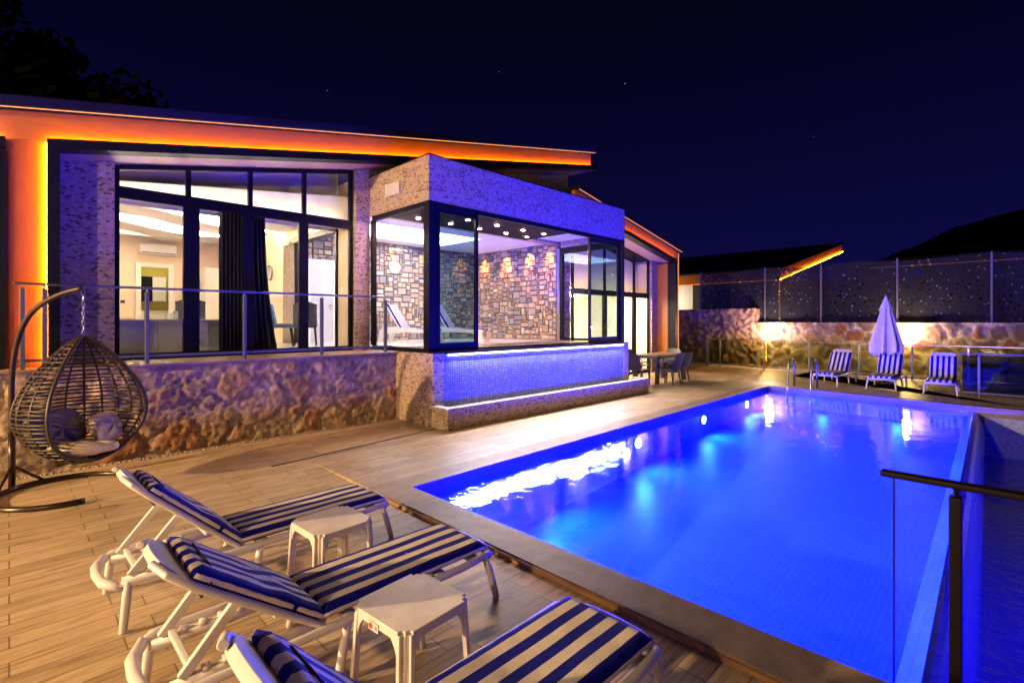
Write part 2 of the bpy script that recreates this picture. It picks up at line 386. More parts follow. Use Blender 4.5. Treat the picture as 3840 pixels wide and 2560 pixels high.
# ---------------------------------------------------------------- the setting: ground, decks, pool
ND = -.04                                                   # near deck lies a little lower than the coping
def yl(x): return 4.63 + (x - 3.1) * .0186                  # pool edge beside the house
def yr(x): return .445 + (x - 3.1) * .0245                  # inner edge of the overflow weir
XF0, XF1 = 14.95, 14.45                                     # far pool edge (slightly skew)
PA, PB, PC, PD = (3.1, yl(3.1)), (XF0, yl(XF0)), (XF1, yr(XF1)), (3.1, yr(3.1))
struct(MB().box(-500, 900, -500, 900, -2.6, -2.5).build('ground', M['soil']))
nd = MB().grid(2, 3, lambda u, v: (-7 + 9.75 * u, [-7, 4.98, 6.5, 8.3][round(v * 3)], [ND, ND, 0, 0][round(v * 3)]))
nd.box(-7, 2.75, -7, 8.3, -.5, -.1)
struct(nd.build('terrace_deck', M['deck']))
CW = .33
md = MB().prism([(2.75, yl(2.75) + CW), (XF0 + .0, yl(XF0) + CW), (20.6, yl(XF0) + CW), (20.6, 13), (11.1, 13), (11.1, 8.3), (2.75, 8.3)], -.5, 0)
md.prism([(XF0 + CW, yl(XF0) + CW), (XF1 + CW, PC[1]), (14.9, -.3), (14.9, -6), (19.2, -6), (20.6, 9), (20.6, yl(XF0) + CW)], -.5, -.0005)
struct(md.build('pool_deck', M['deck']))
cp = MB()
cp.prism([(2.75, PD[1] - .45), (2.75, yl(2.75) + CW), PA, PD, (3.1, PD[1] - .45)], -.2, .004)                  # near coping
cp.prism([PA, (2.75, yl(2.75) + CW), (XF0 + CW, yl(XF0) + CW), PB], -.2, .0045)                                 # beside the house
cp.prism([PB, (XF0 + CW, yl(XF0) + CW), (XF1 + CW, PC[1]), PC], -.2, .0042)                                     # far end
cp.prism([PC, (XF1 + CW, PC[1]), (XF1 + CW, -5), (XF1 + .05, -5)], -.2, .0044)
cp.prism([(2.75, PD[1] - .45), (3.1, PD[1] - .45), (3.1, -5), (2.75, -5)], -.2, .0043)
struct(cp.build('pool_coping', M['coping']))
rs = MB(); y = -4.0
while y < 4.9:                                              # timber riser along the near coping, in boards
    l = random.uniform(.28, .75); rs.box(2.728, 2.752, y, min(y + l - .004, 4.94), ND + .002, -.006 - random.choice([0, 0, .004])); y += l
struct(rs.build('step_riser', M['batten']))
struct(MB().beam((2.3, 6.52, .002), (5.06, 6.87, .002), .03, .006).build('deck_shadow_line', M['black']))  # dark strip laid in for the thin shadow line across the deck
def walls(poly, z0, z1, th=.06):
    m = MB(); n = len(poly)
    for i in range(n):
        a, b = Vector(poly[i]), Vector(poly[(i + 1) % n]); d = (b - a).normalized(); nrm = Vector((-d.y, d.x)) * th
        m.add([(a.x, a.y, z0), (b.x, b.y, z0), (b.x, b.y, z1), (a.x, a.y, z1), (a.x + nrm.x, a.y + nrm.y, z0), (b.x + nrm.x, b.y + nrm.y, z0), (b.x + nrm.x, b.y + nrm.y, z1), (a.x + nrm.x, a.y + nrm.y, z1)],
              [(0, 1, 2, 3), (5, 4, 7, 6), (4, 0, 3, 7), (1, 5, 6, 2), (3, 2, 6, 7), (4, 5, 1, 0)])
    return m
def ins(p, k): return p
# basin: floor and walls in pale tile, a mosaic band at the water line on three sides
WZ = -.105
fz = lambda x: -1.10 + .62 * max(0, min(1, (x - 3.1) / 11.8)) ** .8
fl = MB().grid(24, 2, lambda u, v: (lambda x: (x, (yr(x) - .2) + (yl(x) + .05 - yr(x) + .2) * v, fz(x)))(3.05 + 11.95 * u))
for a, b in ((PA, PB), (PB, PC), (PD, PA)):
    fl.add([(a[0], a[1], -1.45), (b[0], b[1], -1.45), (b[0], b[1], -.16), (a[0], a[1], -.16)], [(0, 1, 2, 3)])
a_, b_ = PD, PC
fl.add([(a_[0], a_[1] + .02, -1.45), (b_[0], b_[1] + .02, -1.45), (b_[0], b_[1] + .02, -.22), (a_[0], a_[1] + .02, -.22), (a_[0], a_[1] - .10, WZ - .015), (b_[0], b_[1] - .10, WZ - .015)], [(0, 1, 2, 3), (3, 2, 5, 4)])      # weir wall, inner tile
struct(fl.build('pool_basin', M['pooltile']))
bd = MB()
for a, b in ((PA, PB), (PB, PC), (PD, PA)):
    bd.add([(a[0], a[1], -.16), (b[0], b[1], -.16), (b[0], b[1], .0), (a[0], a[1], .0)], [(0, 1, 2, 3)])
lip = [(-.10, -.015), (-.13, -.018), (-.17, -.045), (-.21, -.10), (-.25, -.20), (-.28, -.36), (-.29, -1.5)]   # rounded outer lip of the weir
om = MB()
for (y0, z0), (y1, z1) in zip(lip, lip[1:]):
    om.add([(PD[0], PD[1] + y0, WZ + z0), (PC[0], PC[1] + y0, WZ + z0), (PC[0], PC[1] + y1, WZ + z1), (PD[0], PD[1] + y1, WZ + z1)], [(0, 1, 2, 3)])
struct(om.build('weir_lip', M['weir']))
bd.prism([(PC[0] + .02, PC[1] - .28), (PC[0] + .02, -5), (PC[0] + .3, -5), (PC[0] + .3, PC[1] - .28)], -1.6, -.2)
bd.prism([(3.1, PD[1] - .281), (3.1, -5), (2.8, -5), (2.8, PD[1] - .281)], -1.6, -.2)
struct(bd.build('mosaic_edge', M['poolband']))
wt = MB().add([(PA[0], PA[1], WZ), (PB[0], PB[1], WZ), (PC[0], PC[1] - .10, WZ), (PD[0], PD[1] - .10, WZ)], [(0, 1, 2, 3)])
struct(wt.build('pool_water', M['water']))
struct(MB().prism([(3.1, -5), (14.5, -5), (14.5, PC[1] - .29), (3.1, PD[1] - .29)], -1.6, -1.5).build('catch_basin', M['weir']))
struct(MB().add([(3.1, -5, -1.0), (14.45, -5, -1.0), (14.45, PC[1] - .28, -1.0), (3.1, PD[1] - .28, -1.0)], [(0, 1, 2, 3)]).build('catch_basin_water', M['water_ch']))
struct(MB().prism([(19.9, -6), (23, -6), (23, 8), (20.9, 9)], -.9, -.25).build('garden_bed', M['soil']))
struct(MB().box(20.6, 60, 8, 40, -.5, -.02).build('side_yard', M['soil']))
hm = MB().grid(60, 24, lambda u, v: (lambda x, y: (x, y, -3 + 68 * math.exp(-((y + 8) / 89) ** 2) * math.sin(math.pi * min(1, v * 1.0)) ** .7 + 9 * math.exp(-((y - 60) / 25) ** 2) * math.sin(math.pi * v) + 4 * noise.fractal(Vector((x * .02, y * .03, 3)), 1, 2, 5)))(330 + 160 * v, -260 + 520 * u))
struct(hm.build('hill', M['hill'], smooth=True))
# pool lights
PL = [(5.3, -.34), (7.84, -.34), (10.6, -.32), (13.2, -.30)]
for i, (x, z) in enumerate(PL):
    nm = ['underwater lamp in the house-side pool wall, nearest the near corner', 'underwater lamp glowing brightest, with a pale halo, in the house-side pool wall', 'underwater lamp in the middle of the house-side pool wall', 'small far underwater lamp beside the pool ladder end of the wall'][i]
    t = thing('pool_light', nm, 'pool light', (x, yl(x), z), 0, 'underwater pool lights')
    m = MB().disc((0, -.002, 0), (0, -1, 0), .105, .02); m.build('rim', M['steel'], t)
    MB().disc((0, -.022, 0), (0, -1, 0), .085, .012).build('lens', M['pool_lamp'], t)
    light('SPOT', 'pool_spot', (x, yl(x) - .12, z), 10000, POOLC, aim=(x + .3, yl(x) - 3.0, z - 1.0), spot_size=R(165), spot_blend=.9, shadow_soft_size=.09)
for yy in (3.6, 2.1):
    light('SPOT', 'pool_spot', (3.22, yy, -.38), 8000, POOLC, aim=(6.5, yy - .1, -1.4), spot_size=R(165), spot_blend=.9, shadow_soft_size=.09)
for xx in (4.2, 7.6): light('SPOT', 'channel_fill', (xx, -2.9, -.35), 700, (.0003, .003, 1.0), aim=(xx + .6, .1, -.55), spot_size=R(150), spot_blend=.9, shadow_soft_size=.06)  # unseen blue lamps added to colour the weir lip and channel
for yy in (3.4, 1.9):
    light('SPOT', 'pool_spot', (14.38, yy, -.27), 2400, POOLC, aim=(9, yy, -.7), spot_size=R(165), spot_blend=.9, shadow_soft_size=.09)
# ---------------------------------------------------------------- masonry builders
def rubble(x0, x1, z0, z1, step, place, seed, size=.34, amp=.07, tint=None, far=False):
    """rough stone-and-mortar face: returns MB, colours. place(s, z, d) -> xyz"""
    rnd = random.Random(seed); nu = max(2, int((x1 - x0) / step)); nv = max(2, int((z1 - z0) / step)); vs = []; cols = []
    pal = [(.33, .26, .20), (.28, .23, .19), (.38, .30, .23), (.30, .21, .15), (.25, .22, .20), (.40, .33, .27), (.21, .17, .14), (.36, .21, .13)]
    mort = (.38, .32, .27)
    if far: pal = [(.20, .12, .085), (.16, .11, .09), (.26, .17, .12), (.24, .10, .06), (.15, .11, .10), (.30, .20, .15)]; mort = (.56, .47, .42)
    for j in range(nv + 1):
        for i in range(nu + 1):
            s = x0 + (x1 - x0) * i / nu; z = z0 + (z1 - z0) * j / nv
            wv = Vector((s + .09 * noise.noise(Vector((s * 3, z * 3, seed))), z + .09 * noise.noise(Vector((s * 3, z * 3, seed + 9))), seed * 1.7))
            q = Vector((wv.x / size * .8, wv.y / size, wv.z)); dist, pts = noise.voronoi(q)
            edge = dist[1] - dist[0]; k = max(0, min(1, (edge - .06) / .14)); p = pts[0]
            h = abs(math.sin(p.x * 12.9 + p.y * 78.2 + seed) * 43758.5) % 1.0; h2 = abs(math.sin(p.x * 39.3 + p.y * 11.1 + seed) * 24634.6) % 1.0
            cov = k * (1 if h2 > .22 else .35); crev = math.exp(-((edge - .07) / .05) ** 2)                # some stones are plastered over
            n = noise.fractal(Vector((s * 6, z * 6, seed)), .8, 2.2, 7) * .5
            d = amp * (cov * (.45 + .55 * h) + n * .8 - .4 * crev) + .018 * noise.noise(Vector((s * 17, z * 17, seed)))
            c = pal[int(h * len(pal)) % len(pal)]; c = tuple((mort[t] * (1 - cov) + c[t] * cov) * (1 - .3 * crev) for t in range(3))  # crevice shade put into the colour: tone darkened along stone edges
            g = (1 + .35 * noise.noise(Vector((s * 2, z * 2, seed + 4)))) * (1 + .5 * noise.fractal(Vector((s * 9, z * 7, seed + 2)), .9, 2.1, 5))
            if tint: c = tuple(c[t] * tint[t] for t in range(3))
            vs.append(place(s, z, d)); cols.append(tuple(max(.02, min(.8, v * g)) for v in c))
    m = MB(); m.v = vs
    m.f = [(j * (nu + 1) + i, j * (nu + 1) + i + 1, (j + 1) * (nu + 1) + i + 1, (j + 1) * (nu + 1) + i) for j in range(nv) for i in range(nu)]
    return m, cols
def ashlar(s0, s1, z0, z1, u, place, seed):
    """wall of squared stones of many sizes with dark joints; place(s, z, d) -> xyz"""
    rnd = random.Random(seed); nu = int(round((s1 - s0) / u)); nv = int(round((z1 - z0) / u)); us = (s1 - s0) / nu; uz = (z1 - z0) / nv
    used = [[False] * nu for _ in range(nv)]; m = MB(); cols = []
    pal = [(.46, .34, .25), (.37, .30, .27), (.29, .25, .25), (.47, .36, .27), (.41, .31, .23), (.22, .19, .20), (.45, .33, .24), (.50, .40, .31), (.33, .24, .18), (.27, .23, .23)]
    for j in range(nv):
        for i in range(nu):
            if used[j][i]: continue
            w_ = rnd.choice([1, 2, 2, 3, 3, 4, 4]); h_ = rnd.choice([1, 2, 2, 2, 3]) if w_ > 1 else rnd.choice([1, 2, 3])
            w = 0
            while w < w_ and i + w < nu and not used[j][i + w]: w += 1
            h = 1
            while h < h_ and j + h < nv and all(not used[j + h][i + k] for k in range(w)): h += 1
            for b in range(h):
                for a in range(w): used[j + b][i + a] = True
            g = .007; a0 = s0 + i * us + g; a1 = s0 + (i + w) * us - g; b0 = z0 + j * uz + g; b1 = z0 + (j + h) * uz - g
            jt = lambda: rnd.uniform(-.008, .008); d = rnd.uniform(.02, .05); e = .016
            base = [(a0 + jt(), b0 + jt()), (a1 + jt(), b0 + jt()), (a1 + jt(), b1 + jt()), (a0 + jt(), b1 + jt())]
            cs, cz = (a0 + a1) / 2, (b0 + b1) / 2
            top = [(x + e * (1 if x < cs else -1), z + e * (1 if z < cz else -1)) for x, z in base]
            vs = [place(x, z, 0) for x, z in base] + [place(x, z, d + rnd.uniform(-.006, .006)) for x, z in top]
            m.add(vs, [(4, 5, 6, 7)] + [(k, (k + 1) % 4, 4 + (k + 1) % 4, 4 + k) for k in range(4)])
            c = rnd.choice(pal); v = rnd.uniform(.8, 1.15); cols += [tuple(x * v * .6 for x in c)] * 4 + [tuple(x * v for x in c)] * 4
    n = len(m.v)
    m.add([place(s0, z0, 0), place(s1, z0, 0), place(s1, z1, 0), place(s0, z1, 0)], [(0, 1, 2, 3)]); cols += [(.10, .08, .07)] * 4
    return m, cols
# ---------------------------------------------------------------- terrace with its stone retaining wall
TZ = 1.235
tw = thing('retaining_wall', 'rough rubble retaining wall with purple glow along its top, under the glass balustrade', 'wall', (1.5, 8.18, 0))
m, c = rubble(-2.5, 5.09, -.02, TZ - .03, .026, lambda s, z, d: (s, 8.16 - d, z), 3, .36, .022, (1.2, 1.04, .88))
m.build('masonry_face', M['rubble'], tw, smooth=True, world=True, col=c)
MB().box(-2.5, 5.09, 8.24, 9.24, -.3, TZ - .035).build('core', M['dark'], tw, world=True)
MB().box(-2.5, 5.095, 8.10, 9.30, TZ - .034, TZ).build('capping_slab', M['coping'], tw, bevel=.006, world=True)
pb = MB(); rnd = random.Random(5)
for i in range(900):
    x = rnd.uniform(-2.4, 5.05); yy = 8.09 - abs(rnd.gauss(0, .04)); r = rnd.uniform(.008, .02)
    pb.add([(x - r, yy, 0), (x, yy - r, 0), (x + r, yy, 0), (x, yy + r, 0), (x, yy, r * 1.2)], [(0, 1, 4), (1, 2, 4), (2, 3, 4), (3, 0, 4)])
tag(pb.build('gravel_strip', M['coping']), 'thin strip of pale gravel along the foot of the rubble wall', 'gravel', kind='stuff')
def railing(name, label, pts, z0, h, posts, glass, mats=('post', 'steel'), end_glass=True, group=None, base=.10, gap=.03, edge=False):
    """straight glass balustrade from pts[0] to pts[1]; posts = parameters along it"""
    a, b = Vector((*pts[0], 0)), Vector((*pts[1], 0)); d = (b - a); L = d.length; d.normalize()
    t = thing(name, label, 'railing', (a.x, a.y, z0), math.atan2(d.y, d.x), group)
    MB().beam((-.03, 0, h), (L + .03, 0, h), .055, .03).build('handrail', M[mats[1]], t, bevel=.008)
    MB().beam((0, 0, base), (L, 0, base), .03, .035).build('bottom_rail', M[mats[0]], t, bevel=.004)
    for s in posts:
        p = MB().box(s - .022, s + .022, -.03, .03, 0, h - .05).build('post', M[mats[0]], t, bevel=.005)
        MB().tube([(s, 0, h - .052), (s, 0, h - .014)], .010, 8).build('pin', M[mats[1]], p)
    if edge: MB().box(.018, .026, -.007, .007, base, h - .02).build('edge_strip', M['black'], t)
    ed = [0] + list(posts) + [L]
    for s0, s1 in zip(ed, ed[1:]):
        if s1 - s0 > .12: MB().box(s0 + gap, s1 - gap, -.005, .005, base + .03, h - .045).build('glass_panel', M[glass], t)
    return t
railing('glass_railing', 'clear glass balustrade with blue-lit posts on the raised terrace before the living room', ((.06, 8.25), (5.06, 8.25)), TZ, 1.01, [.05, .24, 1.25, 2.46, 3.66, 4.87], 'glass_rail')
railing('glass_railing', 'glass railing with brown handrail in the right foreground over the dark overflow basin', ((2.95, .425), (2.95, -4)), 0, 1.08, [.24, 1.7, 3.2], 'glass_near', ('rail_dark', 'rail_dark'), base=.05, edge=True)
railing('glass_railing', 'long olive-tinted glass railing behind the three far sun loungers', ((20.3, 8.95), (18.9, -5)), 0, 1.08, [.05, .55, 2.3, 3.85, 5.35, 6.75, 8.05, 9.6, 11.2], 'glass_olive', ('steel', 'steel'))
railing('glass_railing', 'blue-lit glass railing at the far right pool corner beside a lounger', ((16.25, .92), (16.25, -5)), 0, 1.03, [.32, 1.25, 2.4], 'glass_dark', ('post', 'post'))
railing('glass_railing', 'short orange-lit glass railing return in front of the tall roughcast wall', ((20.35, 9.0), (21.9, 9.1)), 0, 1.08, [.02, 1.5], 'glass_olive', ('steel', 'steel'))
# ---------------------------------------------------------------- the villa
V = thing('villa', 'low modern villa with orange-lit sloping fascias, mosaic pillars and a glazed spa room', 'house', (6, 9.25, 0))
def vp(name, m, mat, parent=V, **kw): return m.build(name, M[mat] if isinstance(mat, str) else mat, parent, world=True, **kw)
def zr(x): return 4.65 + .19 * (x - .97)                    # top of the roof edge, living wing (rises to the right)
def zr2(x): return 4.40 - .19 * (x - 17.0)                  # bedroom wing (falls to the right)
off = lambda f, k: (lambda x: f(x) + k)
FY = 8.55                                                   # plane of the wooden fascia
def slab(x0, x1, y0, y1, f, k0, k1): return MB().prism([(x0, y0), (x1, y0), (x1, y1), (x0, y1)], off(f, k0), off(f, k1))
# living wing: cap, fascia, black portal frame, wooden upright
rf = vp('roof', slab(-2.5, 11.85, 8.36, 18, zr, -.12, 0), 'cap')
vp('fascia', slab(-2.5, 11.72, FY, FY + .12, zr, -.47, -.125), 'panel')
vp('light_strip', slab(-2.5, 11.74, 8.40, 8.41, zr, -.133, -.124), 'led_edge')
vp('light_strip', slab(.34, 11.74, 8.505, 8.53, zr, -.474, -.464), 'led_orange')
vp('light_strip', slab(-2.5, -.04, 8.505, 8.53, zr, -.474, -.464), 'led_orange')
pf = slab(.33, 11.83, 8.42, FY + .12, zr, -.60, -.475)
pf.prism([(.33, 8.42), (.45, 8.42), (.45, 9.2), (.33, 9.2)], TZ, off(zr, -.6))
pf.prism([(-.95, 8.42), (-.03, 8.42), (-.03, 8.66), (-.95, 8.66)], off(zr, -.60), off(zr, -.475)); pf.box(-.20, -.03, 8.42, 9.2, TZ, zr(-.2) - .6)
vp('portal_frame', pf, 'black')
vp('light_strip', MB().box(.318, .328, 8.50, 8.53, TZ + .05, zr(.3) - .50), 'led_orange')
vp('upright_panel', MB().prism([(-.03, FY), (.33, FY), (.33, 9.2), (-.03, 9.2)], TZ, off(zr, -.475)), 'panel_up')
vp('seam_batten', MB().box(.0, .07, FY - .012, FY + .001, TZ, zr(0) - .56), 'panel_up')
vp('soffit', slab(.45, 11.72, FY + .12, 9.2, zr, -.598, -.55), 'soffit')
# mosaic pillars and wall over the spa roof
vp('pillar', MB().prism([(.45, 9.05), (1.06, 9.05), (1.06, 9.3), (.45, 9.3)], TZ, off(zr, -.6)), 'mosaic')
vp('pillar', MB().prism([(4.80, 9.12), (5.10, 9.12), (5.10, 9.4), (4.80, 9.4)], TZ, off(zr, -.6)), 'mosaic')
vp('wall', MB().prism([(5.10, 9.20), (11.5, 9.20), (11.5, 9.5), (5.10, 9.5)], 4.0, off(zr, -.6)), 'mosaic')
vp('wall', MB().prism([(11.2, 9.5), (11.5, 9.5), (11.5, 17), (11.2, 17)], 4.3, off(zr, -.12)), 'dark')
vp('parapet', MB().box(11.22, 12.1, 9.1, 9.9, 3.9, 5.1), 'dark')
vp('wall', MB().prism([(-2.5, 9.2), (.33, 9.2), (.33, 9.32), (-2.5, 9.32)], TZ, off(zr, -.125)).prism([(-2.5, 9.32), (-2.35, 9.32), (-2.35, 17.5), (-2.5, 17.5)], TZ - 1.3, off(zr, -.125)), 'mosaic')
vp('soffit', slab(-2.5, -.2, FY + .12, 9.2, zr, -.598, -.55), 'soffit')
# --- living room window wall (sloping head)
def window(name, xs, y, z0, f, zt, door_x, parent=V, fr=.075, dp=.07, label=None, glass='glass'):
    """full-height window with sloping head f, transom zt; xs = bay lines, door_x = list of wide lower mullions"""
    x0, x1 = xs[0], xs[-1]; m = MB(); y1 = y + dp
    m.box(x0, x0 + fr, y, y1, z0, f(x0)); m.box(x1 - fr, x1, y, y1, z0, f(x1))
    m.prism([(x0 + fr, y), (x1 - fr, y), (x1 - fr, y1), (x0 + fr, y1)], off(f, -fr), off(f, 0))
    m.box(x0 + fr, x1 - fr, y - .004, y1 + .004, zt, zt + .17); m.box(x0 + fr, x1 - fr, y, y1, z0, z0 + .09)
    for x in xs[1:-1]: m.prism([(x - .035, y + .002), (x + .035, y + .002), (x + .035, y1 - .002), (x - .035, y1 - .002)], zt + .17, off(f, -fr))
    for a, b in door_x: m.box(a, b, y + .001, y1 - .001, z0 + .09, zt)
    o = vp(name, m, 'black', parent)
    if label: o['label'] = label
    ed = [x0 + fr] + [v for a, b in door_x for v in (a, b)] + [x1 - fr]
    for a, b in zip(ed[::2], ed[1::2]): vp('pane', MB().box(a, b, y + .03, y + .038, z0 + .09, zt), glass, o)
    ux = [x0 + fr] + [v for x in xs[1:-1] for v in (x - .035, x + .035)] + [x1 - fr]
    for a, b in zip(ux[::2], ux[1::2]): vp('pane', MB().prism([(a, y + .03), (b, y + .03), (b, y + .038), (a, y + .038)], zt + .17, off(f, -fr)), glass, o)
    return o
window('window', [1.06, 2.0, 2.91, 3.83, 4.78], 9.20, TZ, off(zr, -.6), 3.60, [(1.93, 2.15), (2.79, 2.97), (3.73, 3.9)], label='wide living room window with a sloping head and four bays')
vp('curtain_board', MB().prism([(.7, 9.78), (5.0, 9.78), (5.0, 9.84), (.7, 9.84)], 3.70, lambda x: 3.96 + .108 * (x - 1.1)), 'white')
vp('curtain_board', MB().prism([(.7, 9.845), (5.0, 9.845), (5.0, 10.3), (.7, 10.3)], lambda x: 3.90 + .108 * (x - 1.1), lambda x: 3.94 + .108 * (x - 1.1)), 'white')
vp('wall', MB().prism([(.7, 10.3), (5.0, 10.3), (5.0, 10.36), (.7, 10.36)], 3.72, off(zr, -.125)), 'white')
# --- living room shell
vp('floor', MB().box(.3, 11.2, 9.30, 20.5, 1.1, TZ + .02), 'floor_in')
lr = MB(); BY = 16.6
lr.box(.3, 2.42, BY, BY + .15, TZ, 4.4); lr.box(3.2, 5.0, BY, BY + .15, TZ, 4.4); lr.box(2.42, 3.2, BY, BY + .15, 3.30, 4.4)
lr.box(.3, .42, 9.3, BY, TZ, 3.85)
lr.box(4.98, 5.10, 12.83, BY, TZ, 4.4); lr.box(4.98, 5.10, 9.40, 10.25, TZ, 4.7); lr.box(4.98, 5.10, 10.25, 12.83, 3.80, 4.4)
vp('wall', lr, 'beige')
vp('ceiling', MB().box(.3, 5.1, 10.36, BY + .15, 4.40, 4.45), 'white')
cv = MB(); leds = [(MB(), MB()) for _ in range(3)]
def wave(k, x): return 10.9 + 1.75 * k + .5 * math.sin(1.5 * x + 1.0 + k * .9) + .22 * x * (1 if k % 2 else .6)
for k in range(3):                                          # three scalloped ceiling steps with cove light between
    zc = 4.06 + .07 * (k % 2); xs_ = [.42 + (4.98 - .42) * i / 30 for i in range(31)]
    for a, b in zip(xs_, xs_[1:]):
        q = lambda x, o: wave(k, x) + o
        wdt = 1.15
        cv.prism([(a, q(a, 0)), (b, q(b, 0)), (b, q(b, wdt)), (a, q(a, wdt))], zc, zc + .05)
        cv.prism([(a, q(a, wdt - .03)), (b, q(b, wdt - .03)), (b, q(b, wdt)), (a, q(a, wdt))], zc + .05, zc + .11)
        leds[k][0].prism([(a, q(a, wdt - .20)), (b, q(b, wdt - .20)), (b, q(b, wdt - .16)), (a, q(a, wdt - .16))], zc + .055, zc + .07)
        leds[k][1].prism([(a, q(a, .10)), (b, q(b, .10)), (b, q(b, .14)), (a, q(a, .14))], zc + .055, zc + .07)
vp('cove', cv, 'white'); [vp('cove_light', l, 'led_cove') for pr_ in leds for l in pr_]
vp('cornice', MB().box(.42, 4.98, 16.1, 16.6, 4.04, 4.09), 'white')
dr = MB(); dr.box(2.38, 2.50, 16.55, 16.598, TZ, 3.38); dr.box(3.12, 3.24, 16.55, 16.598, TZ, 3.38); dr.box(2.50, 3.12, 16.55, 16.598, 3.27, 3.38)
vp('door_frame', dr, 'white')
# kitchen seen through the doorway
kw_ = MB().box(1.2, 5, 19.6, 19.7, TZ, 4.3); kw_.box(1.2, 1.3, BY + .15, 19.6, TZ, 4.3); kw_.box(4.9, 5, BY + .15, 19.6, TZ, 4.3)
vp('kitchen_wall', kw_, 'kitchen_y'); vp('ceiling', MB().box(1.2, 5, BY + .15, 19.7, 4.3, 4.35), 'white')
# --- opening from the living room to the spa, seen through the window
of = MB(); of.box(4.94, 5.14, 10.25, 10.32, TZ, 3.8); of.box(4.94, 5.14, 12.76, 12.83, TZ, 3.8); of.box(4.94, 5.14, 10.32, 12.76, 3.72, 3.84)
vp('sliding_frame', of, 'black')
# --- spa room: stone walls, ceilings
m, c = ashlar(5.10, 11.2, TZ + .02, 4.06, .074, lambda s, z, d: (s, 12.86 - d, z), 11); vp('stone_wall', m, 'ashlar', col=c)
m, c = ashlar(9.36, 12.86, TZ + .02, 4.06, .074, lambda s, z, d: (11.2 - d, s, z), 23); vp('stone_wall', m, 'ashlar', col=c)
vp('wall', MB().box(5.1, 11.3, 12.87, 13.0, TZ, 4.3).box(11.21, 11.3, 9.36, 12.87, TZ, 4.3), 'white')
sc = MB(); sc.box(5.26, 11.06, 8.66, 10.4, 4.06, 4.12); sc.box(5.12, 11.18, 12.2, 12.86, 4.06, 4.12); sc.box(5.12, 6.0, 10.4, 12.2, 4.06, 4.12); sc.box(9.2, 11.18, 10.4, 12.2, 4.06, 4.12); sc.box(9.15, 11.06, 7.30, 8.66, 4.06, 4.12)
vp('ceiling', sc, 'white')
vp('sky_panel', MB().box(6.02, 9.18, 10.42, 12.18, 4.085, 4.10), 'skyprint')
sl = vp('perforated_ceiling', MB().box(5.26, 9.15, 7.30, 8.655, 3.83, 3.88).box(9.10, 9.148, 7.30, 8.65, 3.881, 4.058).box(5.26, 9.10, 8.60, 8.652, 3.881, 4.058), 'slat')
for x in (5.7, 6.5, 7.3, 8.1, 8.8):
    for yy in (7.75, 8.3): vp('downlight', MB().disc((x, yy, 3.829), (0, 0, -1), .036, .006, 12), 'spot_glow', sl)
dd = vp('door', MB().box(5.45, 6.06, 12.76, 12.815, TZ + .02, 3.32), 'graycab')
vp('door_trim', MB().box(5.37, 5.45, 12.74, 12.82, TZ + .02, 3.40).box(6.06, 6.14, 12.74, 12.82, TZ + .02, 3.40).box(5.45, 6.06, 12.74, 12.82, 3.32, 3.40), 'white', dd)
vp('handle', MB().box(5.97, 6.01, 12.73, 12.76, 2.2, 2.24).disc((5.99, 12.74, 2.12), (0, 1, 0), .02, .02, 10), 'steel', dd)
# --- spa box: mosaic fascia, plinth, infinity wall, glazing
X0, X1, Y0 = 5.10, 11.22, 7.12
fb = MB().box(X0, X1, Y0, Y0 + .16, 3.89, 4.67).box(X0, X0 + .14, Y0 + .16, 9.12, 3.89, 4.67).box(X1 - .14, X1, Y0 + .16, 9.12, 3.89, 4.67).box(X0 + .14, X1 - .14, Y0 + .16, 9.12, 4.58, 4.668)
vp('spa_fascia', fb, 'mosaic')
vp('coping_trim', MB().box(X0 - .015, X1 + .015, Y0 - .015, 9.12, 4.672, 4.69), 'black')
vg = vp('air_grille', MB().box(5.075, 5.099, 8.00, 8.48, 4.16, 4.40), 'graycab')
gm = MB()
for k in range(5): gm.add([(5.073, 8.03, 4.185 + k * .042), (5.073, 8.45, 4.185 + k * .042), (5.055, 8.45, 4.205 + k * .042), (5.055, 8.03, 4.205 + k * .042), (5.074, 8.03, 4.212 + k * .042), (5.074, 8.45, 4.212 + k * .042)], [(0, 1, 2, 3), (3, 2, 5, 4)])
gm.box(5.06, 5.074, 8.0, 8.03, 4.16, 4.40); gm.box(5.06, 5.074, 8.45, 8.48, 4.16, 4.40)
vp('louvre', gm, 'plastic', vg)
vp('spa_plinth', MB().box(X0, 5.33, 7.0, 8.2, -.1, 1.25).box(11.0, X1, 7.0, 9.2, -.1, 1.25).box(5.33, 11.0, 7.06, 7.14, -.1, 1.25), 'mosaic')
vp('infinity_wall', MB().box(5.332, 10.998, 7.012, 7.058, .30, 1.235), 'bluemosaic')
lg = MB(); lg.box(X0 - .004, 11.5, 6.58, 6.66, -.1, .35); lg.box(X0 - .004, X0 + .12, 6.66, 6.998, -.1, .35); lg.box(11.38, 11.5, 6.66, 6.998, -.1, .35)
vp('gutter_ledge', lg, 'mosaic')
vp('gutter_trim', MB().box(X0 - .006, 11.502, 6.578, 6.668, .352, .364).box(X0 - .006, X0 + .122, 6.668, 6.998, .352, .364).box(11.378, 11.502, 6.668, 6.998, .352, .364), 'white')
vp('gutter_floor', MB().box(X0 + .12, 11.38, 6.66, 7.0, .25, .315), 'coping')
vp('sill', MB().box(X0 - .01, X1 + .01, 6.99, 7.2, 1.252, 1.275).box(X0 - .01, X0 + .1, 7.2, 9.1, 1.252, 1.275), 'black')
vp('light_strip', MB().tube([(5.42, 6.982, 1.215), (10.95, 6.982, 1.215)], .014, 8), 'led_white')
light('AREA', 'spa_led_strip', (8.2, 6.965, 1.19), 165, (.97, .92, 1.0), shape='RECTANGLE', size=5.5, size_y=.03, aim=(8.2, 6.2, .75))
gf = MB()
